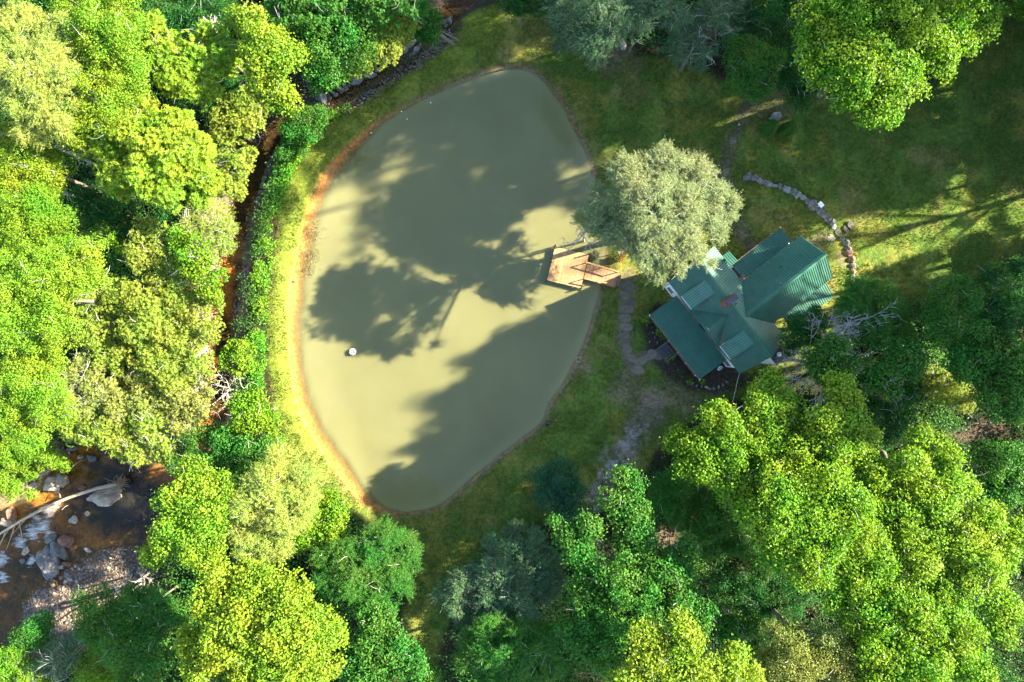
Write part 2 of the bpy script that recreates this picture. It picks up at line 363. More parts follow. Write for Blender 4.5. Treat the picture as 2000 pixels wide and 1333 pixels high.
# ------------------------------------------------------------------ water
def sheet(name, poly, z, step, mat_fn, grow=.6, attrs=None):
    x0, y0 = poly.min(0)-grow-1; x1, y1 = poly.max(0)+grow+1
    xs = np.arange(x0, x1, step); ys = np.arange(y0, y1, step); X, Y = np.meshgrid(xs, ys)
    d = sdf(X, Y, poly); keep = d < grow
    nx = len(xs); idx = np.arange(X.size).reshape(X.shape)
    i = idx[:-1, :-1]; m = keep[:-1, :-1] & keep[1:, :-1] & keep[:-1, 1:] & keep[1:, 1:]
    F = np.stack([i, i+1, i+nx+1, i+nx], -1)[m]
    used = np.unique(F); mp = -np.ones(X.size, int); mp[used] = np.arange(len(used))
    Xu = X.ravel()[used]; Yu = Y.ravel()[used]
    me = np_mesh(name, np.stack([Xu, Yu, z(Yu) if callable(z) else np.full(len(used), z)], -1), mp[F], True)
    for k, fn in (attrs or {}).items():
        a = me.attributes.new(k, 'FLOAT', 'POINT'); a.data.foreach_set('value', fn(Xu, Yu).astype(np.float32))
    o = link(name, me, mat_fn); tag(o, kind='structure'); return o
def water_mat(name, murk, murk_amt, ripple=.05, rscale=1.5, foam=False, tint=(.8,.75,.6)):
    m, nt, bs = new_mat(name)
    at = N(nt, 'ShaderNodeAttribute'); at.attribute_name = 'depth'
    tr = N(nt, 'ShaderNodeBsdfTransparent'); tr.inputs[0].default_value = (*tint, 1)
    mr = N(nt, 'ShaderNodeMapRange'); mr.interpolation_type = 'SMOOTHSTEP'; mr.inputs[1].default_value = 0; mr.inputs[2].default_value = murk_amt[1]; mr.inputs[3].default_value = murk_amt[2]; mr.inputs[4].default_value = murk_amt[0]
    nt.links.new(at.outputs['Fac'], mr.inputs[0])
    bs.inputs['Roughness'].default_value = .6; bs.inputs['Specular IOR Level'].default_value = 0
    cr, _ = noise_ramp(nt, .12, [(.35, tuple(c*.93 for c in murk)), (.65, tuple(c*1.05 for c in murk))], 3)
    nt.links.new(cr.outputs[0], bs.inputs['Base Color'])
    if murk_amt[0] > .8:
        ms = N(nt, 'ShaderNodeMapRange'); ms.inputs[1].default_value = .45; ms.inputs[2].default_value = 1.5; nt.links.new(at.outputs['Fac'], ms.inputs[0]); nt.links.new(ms.outputs[0], bs.inputs['Subsurface Weight']); bs.inputs['Subsurface Radius'].default_value = (1, 1, .7); bs.inputs['Subsurface Scale'].default_value = 1.0
    mx = N(nt, 'ShaderNodeMixShader'); nt.links.new(mr.outputs[0], mx.inputs[0]); nt.links.new(tr.outputs[0], mx.inputs[1]); nt.links.new(bs.outputs[0], mx.inputs[2])
    gl = N(nt, 'ShaderNodeBsdfGlossy'); gl.inputs['Roughness'].default_value = .04
    tc = N(nt, 'ShaderNodeTexCoord'); nz = N(nt, 'ShaderNodeTexNoise'); nz.inputs['Scale'].default_value = rscale; nz.inputs['Detail'].default_value = 4
    nt.links.new(tc.outputs['Object'], nz.inputs['Vector'])
    b = N(nt, 'ShaderNodeBump'); b.inputs['Strength'].default_value = ripple; b.inputs['Distance'].default_value = .1; nt.links.new(nz.outputs['Fac'], b.inputs['Height']); nt.links.new(b.outputs[0], gl.inputs['Normal'])
    fr = N(nt, 'ShaderNodeFresnel'); fr.inputs['IOR'].default_value = 1.333; nt.links.new(b.outputs[0], fr.inputs['Normal'])
    gb = N(nt, 'ShaderNodeNewGeometry'); iv = N(nt, 'ShaderNodeMath', operation='SUBTRACT'); iv.inputs[0].default_value = 1; nt.links.new(gb.outputs['Backfacing'], iv.inputs[1])
    fm = N(nt, 'ShaderNodeMath', operation='MULTIPLY'); nt.links.new(fr.outputs[0], fm.inputs[0]); nt.links.new(iv.outputs[0], fm.inputs[1])   # light passes down through the sheet
    mx2 = N(nt, 'ShaderNodeMixShader'); nt.links.new(fm.outputs[0], mx2.inputs[0]); nt.links.new(mx.outputs[0], mx2.inputs[1]); nt.links.new(gl.outputs[0], mx2.inputs[2])
    out = mx2
    if foam:
        fa = N(nt, 'ShaderNodeAttribute'); fa.attribute_name = 'foam'
        n2 = N(nt, 'ShaderNodeTexNoise'); n2.inputs['Scale'].default_value = 1.6; n2.inputs['Detail'].default_value = 8; n2.inputs['Roughness'].default_value = .7; n2.inputs['Distortion'].default_value = .6
        mp = N(nt, 'ShaderNodeMapping'); mp.inputs['Rotation'].default_value = (0, 0, R(-52)); mp.inputs['Scale'].default_value = (.6, 2.1, 1)
        nt.links.new(tc.outputs['Object'], mp.inputs[0]); nt.links.new(mp.outputs[0], n2.inputs['Vector'])
        s = N(nt, 'ShaderNodeMath', operation='ADD'); nt.links.new(fa.outputs['Fac'], s.inputs[0]); nt.links.new(n2.outputs['Fac'], s.inputs[1])
        m3 = N(nt, 'ShaderNodeMapRange'); m3.inputs[1].default_value = .9; m3.inputs[2].default_value = 1.4; nt.links.new(s.outputs[0], m3.inputs[0])
        df = N(nt, 'ShaderNodeBsdfDiffuse'); df.inputs[0].default_value = (.72, .74, .7, 1)
        mx3 = N(nt, 'ShaderNodeMixShader'); nt.links.new(m3.outputs[0], mx3.inputs[0]); nt.links.new(mx2.outputs[0], mx3.inputs[1]); nt.links.new(df.outputs[0], mx3.inputs[2]); out = mx3
    nt.links.new(out.outputs[0], nt.nodes['Material Output'].inputs[0]); return m
sheet('pond_water', POND, -.36, .5, water_mat('pond_water', (.162, .16, .07), (.97, .6, .02), tint=(1,.92,.8)), .7,
      {'depth': lambda x, y: np.clip(-sdf(x, y, POND)*(.95-.68*sstep(-10, -18, x)), 0, 3)+.3*(fbm(x, y, .45, 3)-.5)})
def near(x, y, px, py, r, z=-3.0):
    a, b = P(px, py, z); return np.clip(1-np.hypot(x-a, y-b)/r, 0, 1)
def foamf(x, y):
    f = np.zeros_like(x)
    for px, py, r in ((92,1000,1.6),(84,1030,2.0),(62,1040,2.2),(95,1045,1.5),(40,1060,1.8),(108,990,1.2),(110,960,.9),(62,1093,1.1),(58,1100,1.0),(0,1095,2.1),(-20,1120,3),(5,1130,1.6),(72,1015,1.5)):
        f = np.maximum(f, .64*near(x, y, px, py, r)**.7)
    return f
sheet('river_water', RIVER, -3.05, .2, water_mat('river_water', (.022, .02, .014), (.93, 1.5, .05), .2, 2.2, True, (.95,.8,.55)), .8,
      {'depth': lambda x, y: np.clip(-sdf(x, y, RIVER)*.3, 0, 2)*(.35+.9*sstep(P(120,0)[0], P(210,0)[0], x))+.25*(fbm(x, y, .5, 3)-.4), 'foam': foamf})
cp = np.array(CREEK); tn = np.gradient(cp, axis=0); tn /= np.linalg.norm(tn, axis=1)[:, None]; nn = np.stack([-tn[:, 1], tn[:, 0]], 1)
cpoly = np.concatenate([cp+nn*1.35, (cp-nn*1.35)[::-1]])
sheet('creek_water', cpoly, lambda y: bedz(y)-.02, .35, water_mat('creek_water', (.04, .025, .012), (.12, 1, .1), .25, 2.5, True, (1,.85,.62)), .3,
      {'depth': lambda x, y: np.full_like(x, .3), 'foam': lambda x, y: .38*near(x, y, 735, 128, 2.2, -2.4)+.36*near(x, y, 775, 110, 2, -2.4)+.4*near(x, y, 440, 655, 1.6, -2.4)})

# ------------------------------------------------------------------ rocks
def rock_mesh(name, sub=2, amp=.28, freq=1.1, seed=0, squash=.7, facet=True):
    bm = bmesh.new(); bmesh.ops.create_icosphere(bm, subdivisions=sub, radius=1)
    rs = random.Random(seed); off = Vector((rs.uniform(-50, 50), rs.uniform(-50, 50), rs.uniform(-50, 50)))
    planes = [(Vector((rs.gauss(0,1), rs.gauss(0,1), rs.gauss(0,1))).normalized(), rs.uniform(.62, .95)) for _ in range(9)]
    for v in bm.verts:
        p = v.co.copy()
        for n, d in planes:
            t = p.dot(n)
            if t > d: p -= n*(t-d)*.9
        p *= 1+amp*(mnoise.noise(p*freq+off))*1.3+amp*.35*mnoise.noise(p*freq*3+off)
        v.co = Vector((p.x, p.y, p.z*squash))
    me = bpy.data.meshes.new(name); bm.to_mesh(me); bm.free()
    if not facet: me.polygons.foreach_set('use_smooth', [True]*len(me.polygons))
    return me
ROCKS = {}
def rocks_for(mat, n=5):
    if mat.name not in ROCKS:
        ROCKS[mat.name] = []
        for i in range(n):
            me = rock_mesh('rock', 2, .3, 1.1, hash(mat.name) % 97 if False else len(mat.name)*10+i, .75); me.materials.append(mat); ROCKS[mat.name].append(me)
    return ROCKS[mat.name]
def rock(px, py, lpx, wpx, ang, z, hgt, mat, name='boulder', label=None, cat='boulder', group=None, parent=None, big=False):
    """ang: degrees of the long axis in the picture, counter-clockwise"""
    x, y = P(px, py, z+hgt*.5)
    if big: me = rock_mesh('boulder', 4, .26, 1.3, int(px+py), 1.0); me.materials.append(mat)
    else: me = random.choice(rocks_for(mat))
    o = bpy.data.objects.new(name, me); COL.objects.link(o)
    o.location = (x, y, z+hgt*.15); o.rotation_euler = (random.uniform(-.12,.12), random.uniform(-.12,.12), R(ang)+(0 if big else random.choice((0, math.pi))))
    k = 1/18.0*1.12
    o.scale = (lpx/2*k, wpx/2*k, hgt*.9)
    if parent is not None:
        o.parent = parent; o.matrix_parent_inverse = Matrix.Translation(parent.location).inverted()
    elif label: tag(o, label, cat, group)
    return o
G_RIP = 'stones lining the creek bank'
# named boulders along the creek (upper right stretch)
for px, py, l, w, a, m, lab in (
    (627,192,21,22,20,M_bluestone,'round pale boulder at the lower left end of the creek stones'),
    (694,157,24,17,15,M_bluestone,'flat broad grey slab beside the dark creek, left of the domed boulder'),
    (721,144,24,20,-10,M_bluestone,'domed pale grey boulder highest on the grass side of the creek'),
    (664,174,15,18,60,M_bluestone,'upright wedge of grey rock in the pile beside the creek'),
    (768,32,7,6,0,M_tanstone,'small cream coloured stone alone on the shaded far side of the creek'),
    (803,86,27,8,38,M_bluestone,'long striped slab on top of the stone heap by the overhanging shrub'),
    (792,96,10,19,-10,M_bluestone,'narrow white streaked stone at the left of the creek stone heap'),
    (812,98,18,10,40,M_bluestone,'jagged pale slab at the right of the creek stone heap'),
    (804,108,11,8,10,M_bluestone,'squat pale stone at the grass edge under the striped slab'),
    (550,288,9,16,-30,M_bluestone,'oval pale grey stone at the bend of the creek beside leafy cover'),
    (505,392,17,20,10,M_bluestone,'square pale grey rock where the creek turns rusty brown'),
    (790,84,8,10,20,M_tanstone,'tan pointed stone at the water side of the stone heap'),
    (504,612,12,20,20,M_stone,'grey rock in the narrow creek next to the bank plants above the round green shrub')):
    rock(px, py, l, w, a, h1(*P(px,py,-1.6))-.1, .75 if l > 15 else .45, m, label=lab, cat='rock', group=G_RIP, big=l > 15)
rr = random.Random(5)
for px, py, l, a in ((640,186,9,30),(649,180,10,-40),(656,186,11,10),(676,172,14,20),(672,163,13,60),(682,166,10,-30),(707,152,9,20),(735,137,14,35),(744,129,11,50),(752,122,10,30),(760,117,9,40),(766,112,8,10),(776,108,9,60),(783,103,9,25),(820,90,12,45),(829,80,10,10),(866,42,15,30),(876,38,14,50),(870,50,10,0),(880,44,9,60),(644,192,9,5),(634,202,10,0),(620,206,9,30),(541,296,13,70),(536,306,12,60),(529,316,13,80),(524,328,12,30),(520,338,11,70),(516,349,12,60),(512,361,13,80),(509,376,12,40),(503,408,12,60),(500,422,13,20),(498,438,14,80),(497,454,11,10),(494,470,13,60),(492,488,12,20),(490,505,12,70),(492,523,14,30),(488,541,12,0),(487,560,13,50),(484,580,11,80),(486,598,13,20),(482,632,12,60),(480,650,11,10),(486,664,12,40),(555,276,9,60)):
    lab = 'small grey stone in the row edging the shaded upper creek' if py < 215 else ('grey stone wedged along the leafy bend of the creek' if py < 385 else 'dull grey stone in the rubble along the rusty creek bed')
    rock(px, py, l, l*rr.uniform(.6,.9), a, h1(*P(px,py,-1.6))-.1, .4, rr.choice((M_bluestone, M_stone)), name='rock', label=lab, cat='rock', group=G_RIP)
# boulders in and beside the river
for px, py, l, w, a, hg, z, m, lab in (
    (202,974,66,34,12,1.1,-3.1,M_tanstone,'big pale rounded boulder under the root end of the fallen log'),
    (91,1100,38,78,14,1.3,-3.2,M_stone,'largest long grey slab of rock between rapids and gravel bar'),
    (112,1078,22,40,20,1.1,-3.2,M_stone,'grey rock slab leaning beside the red brown rock'),
    (126,1060,26,28,-35,1.0,-3.2,M_redstone,'rust red angular rock at the head of the pool'),
    (98,1054,24,16,10,.8,-3.1,M_stone,'mossy grey rock just below the white water'),
    (94,1073,14,14,0,.8,-3.1,M_stone,'small knobby grey rock between the two long slabs'),
    (128,1104,20,10,-15,.6,-3.1,M_redstone,'flat reddish stone at the tip of the grey slabs'),
    (118,1109,14,8,15,.5,-3.0,M_tanstone,'flat buff stone touching the reddish one'),
    (171,1076,16,8,-35,.4,-3.1,M_bluestone,'lone white stone in the dark pool near the gravel'),
    (142,1016,18,16,20,.6,-3.15,M_tanstone,'orange stained stone in the pool below the log'),
    (169,1004,10,10,0,.5,-3.1,M_tanstone,'small tan stone in the pool just under the large boulder'),
    (160,953,14,12,40,.6,-3.1,M_redstone,'pink brown stone touching the upper side of the log'),
    (99,946,34,30,30,.9,-2.9,M_tanstone,'sunlit yellowish boulder on the left river bank'),
    (118,940,20,30,20,.8,-2.9,M_tanstone,'tall narrow tan boulder at the water edge above the rapids'),
    (60,949,24,22,30,.7,-2.8,M_tanstone,'tan rock set among the bright bank grass'),
    (124,890,20,24,-10,.8,-2.8,M_redstone,'brown pink boulder at the top of the river pool'),
    (112,882,22,12,40,.7,-2.6,M_tanstone,'pale fractured slab beside the pool inlet'),
    (136,877,20,12,20,.7,-2.6,M_stone,'grey stone in a row above the pool inlet'),
    (155,893,12,8,0,.5,-2.9,M_tanstone,'small cream stone in the shaded inlet'),
    (178,896,20,14,-20,.6,-2.9,M_stone,'shaded grey rock at the inlet under the shrubs'),
    (20,1005,14,26,20,.8,-2.8,M_redstone,'brown tilted rock at the lower side of the log near the left edge'),
    (12,1022,22,22,50,.8,-2.8,M_tanstone,'yellow brown boulder at the left edge under the log'),
    (48,1078,16,12,50,.5,-3.1,M_tanstone,'tan stone between the two white rapids'),
    (43,1097,12,10,0,.4,-3.1,M_stone,'grey half sunken stone beside the small cascade'),
    (130,1125,12,20,30,.5,-3.0,M_stone,'grey brown stone at the corner of the gravel bar'),
    (80,925,30,14,20,.5,-2.6,M_tanstone,'flat sandy slab under bright leaves on the left bank')):
    rock(px, py, l, w, a, z, hg, m, label=lab, cat='rock', group='rocks in and beside the river', big=l*w > 300)
# cobbles big enough to pick out, then the rest of the gravel as one mass
for i in range(70):
    px = rr.uniform(60, 150); py = rr.uniform(1110, 1200)
    if i > 45: px = rr.uniform(140, 290); py = rr.uniform(1072, 1130)
    if float(sdf(np.array([P(px,py,-2.8)[0]]), np.array([P(px,py,-2.8)[1]]), BAR)[0]) > -.3: continue
    s = rr.uniform(5, 10)
    rock(px, py, s, s*rr.uniform(.6,.9), rr.uniform(0,180), -2.86, .22, rr.choice((M_tanstone, M_stone, M_tanstone, M_redstone)), name='cobble', label='rounded cobble lying on the gravel bar' , cat='stone', group='cobbles on the gravel bar')
def scatter_stones(name, fn_pts, size, mats, kind='stuff'):
    base = rock_mesh('pebble', 1, .3, 1.2, 3, .6); bv = np.array([v.co for v in base.vertices]); bf = np.array([p.vertices for p in base.polygons])
    pts, s = fn_pts; n = len(pts); a = RNG.uniform(0, 6.28, n); sx = s*RNG.uniform(.8, 1.3, n); sy = s*RNG.uniform(.6, 1, n)
    V = np.zeros((n, len(bv), 3)); ca, sa = np.cos(a), np.sin(a)
    x = bv[None, :, 0]*sx[:, None]; y = bv[None, :, 1]*sy[:, None]
    V[..., 0] = x*ca[:, None]-y*sa[:, None]+pts[:, None, 0]; V[..., 1] = x*sa[:, None]+y*ca[:, None]+pts[:, None, 1]
    V[..., 2] = bv[None, :, 2]*s[:, None]*.8+pts[:, None, 2]
    F = (bf[None]+np.arange(n)[:, None, None]*len(bv)).reshape(-1, 3)
    me = np_mesh(name, V.reshape(-1, 3), F); o = link(name, me, mats); tag(o, kind=kind); return o
def rand_in(poly, n, grow=0):
    x0, y0 = poly.min(0)-grow; x1, y1 = poly.max(0)+grow; X = RNG.uniform(x0, x1, n*4); Y = RNG.uniform(y0, y1, n*4)
    k = sdf(X, Y, poly) < grow; return X[k][:n], Y[k][:n]
def pebble_mat():
    m, nt, bs = new_mat('river_pebbles'); g = N(nt, 'ShaderNodeNewGeometry'); cr = N(nt, 'ShaderNodeValToRGB')
    nt.links.new(g.outputs['Random Per Island'], cr.inputs[0]); e = cr.color_ramp.elements
    e[0].color = (.06,.048,.038,1); e[1].color = (.27,.24,.2,1)
    for p, c in ((.35,(.13,.1,.075)),(.6,(.2,.125,.075)),(.8,(.12,.11,.1))):
        q = e.new(p); q.color = (*c, 1)
    nt.links.new(cr.outputs[0], bs.inputs['Base Color']); bs.inputs['Roughness'].default_value = .9; return m
M_peb = pebble_mat()
X, Y = rand_in(BAR, 3600, .4); s = RNG.uniform(.05, .16, len(X))*np.where(X < P(150,0)[0], 1.15, .85)
o = scatter_stones('gravel', (np.stack([X, Y, height(X, Y)+.02], 1), s), None, M_peb); tag(o, 'mixed brown and grey gravel covering the bar beside the dark pool', 'gravel')
t = RNG.uniform(0, 1, 2200)**.8; cl = len(CREEK)-1
# rubble along both sides of the creek
ci = RNG.uniform(3, 16, 4200); i0 = ci.astype(int); f = (ci-i0)[:, None]; base = cp[i0]*(1-f)+cp[i0+1]*f; nrm = nn[i0]
off = RNG.uniform(.8, 3.0, len(ci))*np.where(RNG.random(len(ci)) < .8, 1, -1); pt = base+nrm*off[:, None]+RNG.normal(0, .15, base.shape)
o = scatter_stones('creek_rubble', (np.stack([pt[:, 0], pt[:, 1], height(pt[:, 0], pt[:, 1])+.02], 1), RNG.uniform(.05, .18, len(ci))), None, M_peb); tag(o, 'loose brown and grey rubble strewn along the creek edges', 'rubble')

# fallen log with its root end
def log():
    pts = [(-30,1062),(0,1043),(40,1018),(90,991),(140,970),(190,954),(228,946)]
    L = [PV(a, b, -1.9) for a, b in pts]
    e = empty('fallen_log', L[3], 'long bare tree trunk lying across the rapids with a ragged root end', 'log')
    m = MB(); m.tube(L, [.12,.13,.15,.17,.18,.2,.26], 10); m.build('trunk', M_drift, e, True)
    m = MB(); rs = random.Random(3); c = L[-1]
    for i in range(46):
        d = Vector((rs.gauss(.45,.6), rs.gauss(.05,.9), rs.gauss(0,.6))).normalized(); p = [c.copy()+Vector((rs.uniform(-.3,.3), rs.uniform(-.3,.3), 0))]
        for k in range(5):
            d = (d+Vector((rs.gauss(0,.4), rs.gauss(0,.4), rs.gauss(-.1,.25)))).normalized(); p.append(p[-1]+d*rs.uniform(.15,.34))
        m.tube(p, [.06,.05,.04,.03,.022,.012], 5)
    m.build('roots', simple('root_wood', (.2,.12,.07), (.36,.25,.17), 6, .9, .1, .4), e)
    m = MB()
    for (a, b), (c2, d2) in (((30,1022),(12,1075)),((36,1018),(44,1062)),((60,1003),(20,1048)),((118,972),(112,962)),((10,1040),(-5,1075)),((24,1024),(0,1060))):
        A = PV(a,b,-2.0); B = PV(c2,d2,-2.7); mid = (A+B)/2+Vector((.15,.1,.1)); m = MB(); m.tube([A, mid, B], [.06,.04,.02], 5); m.build('branch', M_drift, e)
log()
def stick(pts, z, r, label, n=5, mat=None):
    L = [PV(a, b, z+.15*math.sin(i*2)) for i, (a, b) in enumerate(pts)]; m = MB(); m.tube(L, [r*(1-.6*i/(len(L)-1)) for i in range(len(L))], n)
    o = m.build('fallen_branch', mat or M_palebark); tag(o, label, 'branch')
stick([(139,915),(150,905),(162,898)], -2.8, .06, 'thin bare stick leaning over the orange shallows at the pool inlet')
stick([(121,996),(127,990),(134,987)], -2.9, .05, 'short forked twig in the water below the log')
stick([(497,260),(504,262),(508,270),(507,280),(500,287)], -.6, .06, 'hooked white branch arching over the black water at the creek bend')
for a, w_ in (([(466,537),(488,520),(496,512)], 'long pale stick slanting over the middle of the rusty creek'), ([(470,590),(490,560),(502,550)], 'steeply slanted pale stick further down the narrow creek'), ([(478,475),(498,470)], 'short level stick on the upper rubble of the rusty creek'), ([(470,662),(490,655)], 'short pale stick just above the round vivid shrub by the creek')):
    stick(a, -.75, .04, w_, 5)

# ------------------------------------------------------------------ flagstone paths, walls, steps
def slab_mesh(name, rx, ry, th, seed, n=8):
    rs = random.Random(seed); b = []; t = []
    for k in range(n):
        a = 2*math.pi*k/n+rs.uniform(-.2,.2); q = rs.uniform(.82, 1.1)
        b.append(Vector((rx*q*math.cos(a), ry*q*math.sin(a), 0))); t.append(b[-1]*.95+Vector((0,0,th*rs.uniform(.9,1.1))))
    m = MB(); m.v = [tuple(p) for p in b+t]; m.f = [tuple(range(n, 2*n))]+[(k, (k+1) % n, n+(k+1) % n, n+k) for k in range(n)]
    return m.mesh(name)
def slab(px, py, l, w, ang, parent, mat, th=.07, name='flagstone', z=None, label=None):
    x, y = P(px, py); me = slab_mesh(name, l/36*(1.3 if name == 'flagstone' else 1), w/36*(1.25 if name == 'flagstone' else 1), (.035+.03*((px*7+py)%5)/5) if name == 'flagstone' else th, int(px*7+py)); me.materials.append(mat)
    o = bpy.data.objects.new(name, me); COL.objects.link(o); o.location = (x, y, (h1(x, y) if z is None else z)-.02); o.rotation_euler = (0,0,R(ang))
    if parent is not None: o.parent = parent; o.matrix_parent_inverse = Matrix.Translation(parent.location).inverted()
    if label: o['label'] = label
    return o
def path_stones(pts_list, nm, loc):
    e = empty(nm, PV(*loc)); e['kind'] = 'structure'
    for p in pts_list: slab(*p, e, M_flag)
path_stones([(1226,560,24,20,10),(1220,578,22,16,-20),(1232,590,18,14,30),(1224,604,26,16,5),(1220,622,24,17,-8),(1222,640,22,16,0),(1218,656,22,14,10),(1218,671,20,15,-5),(1225,684,19,15,20),(1233,700,24,13,-25),(1228,712,20,10,-20),(1252,706,24,14,20),(1246,724,24,16,-5),(1270,694,24,20,30),(1288,692,24,20,5),(1258,690,12,10,0),(1236,722,12,9,0)], 'flagstone_path', (1225,640))
path_stones([(1462,478,20,13,-40),(1472,488,20,14,-40),(1452,462,16,12,-50),(1448,452,14,10,-50),(1420,318,14,12,70),(1424,300,14,12,75),(1418,336,14,12,80),(1432,275,14,11,60),(1440,255,13,11,60),(1449,238,13,10,60),(1456,222,12,10,65),(1461,208,12,10,70)], 'footpath', (1440,260))
w = empty('stone_wall', PV(1560,380), 'low curved dry stone wall sweeping across the lawn above the cabin', 'wall')
for px, py, l, wd, a in ((1457,347,9,9,0),(1465,345,12,12,-5),(1475,347,14,12,-10),(1484,353,10,9,40),(1494,356,14,9,-12),(1503,359,13,9,-15),(1513,363,14,6,-10),(1524,364,9,10,0),(1537,369,17,11,-30),(1550,375,13,12,0),(1559,381,9,13,-40),(1569,386,12,9,-42),(1578,394,12,9,-42),(1590,402,19,15,-40),(1602,413,14,13,-35),(1609,419,14,12,-42),(1617,427,14,12,-42),(1625,433,13,11,-45)):
    rock(px, py, l, wd, a, h1(*P(px,py))-.05, .5, random.choice((M_stone, M_stone, M_bluestone)), name='stone', parent=w).scale *= 1.18
w = empty('stone_wall', PV(1662,510), 'short run of dark stones going down from the steps toward the trees', 'wall')
for px, py, l, wd, a in ((1646,467,9,7,0),(1654,475,13,14,0),(1659,485,11,10,0),(1660,494,16,15,0),(1665,507,13,14,0),(1667,519,12,11,0),(1667,530,12,12,0),(1667,540,11,9,0),(1669,550,13,12,0)):
    rock(px, py, l, wd, a, h1(*P(px,py))-.05, .5, random.choice((M_stone, M_stone, M_redstone)), name='stone', parent=w)
rock(1629, 443.5, 9, 9, 0, 0, .45, simple('white_stone', (.5,.5,.46), (.7,.69,.65), 4, .8), name='stone', label='round whitish stone ending the curved wall beside the steps', cat='stone')
s = empty('stone_steps', PV(1640,455), 'flat tan stone steps passing through the gap in the curved wall', 'steps')
for px, py, l, wd, a, z, mt in ((1622,466,19,16,10,.02,M_tanstone),(1636,456,19,14,-40,.1,M_flag),(1650,449,20,9,-60,.18,M_flag),(1659,441,19,14,-60,.26,M_flag)):
    slab(px, py, l, wd, a, s, mt, .14, 'step', z=z)
for i, (px, py, l) in enumerate(((1263,636,5),(1280,659,5),(1284,669,5),(1269,668,3),(1325,723,6),(1343,746,7),(1352,750,6),(1361,753,6),(1371,756,6),(1380,757,8),(1387,760,7),(1395,759,7),(1404,757,7),(1412,752,7),(1420,746,7),(1275,650,4),(1317,712,4),(1334,736,5))):
    rock(px, py, l, l*(.5+.1*(i%4)), i*37, h1(*P(px,py))-.04, .16, M_stone if i%3 else M_tanstone, name='edging_stone', label='small stone edging the dark planting bed round the porch', cat='stone', group='stones edging the porch bed')
rock(1517, 229, 22, 17, 0, 0, .7, M_bluestone, label='lone blue grey boulder in the shade behind the two clipped shrubs', cat='boulder', big=True)
rock(1444, 243, 6, 5, 0, 0, .2, M_tanstone, name='rock', label='small orange lit stone beside the shaded path', cat='stone')
rr2 = random.Random(9)
for i in range(16):
    px, py = ((1212,497),(1207,505),(1218,488))[i % 3]; rock(px+rr2.uniform(-6,6), py+rr2.uniform(-5,5), rr2.uniform(5,9), rr2.uniform(4,7), rr2.uniform(0,180), -.15, .35, M_tanstone, name='rock', label='pale stone in the little heap between pond and hemlock', cat='stone', group='stones heaped by the yellow shrub')

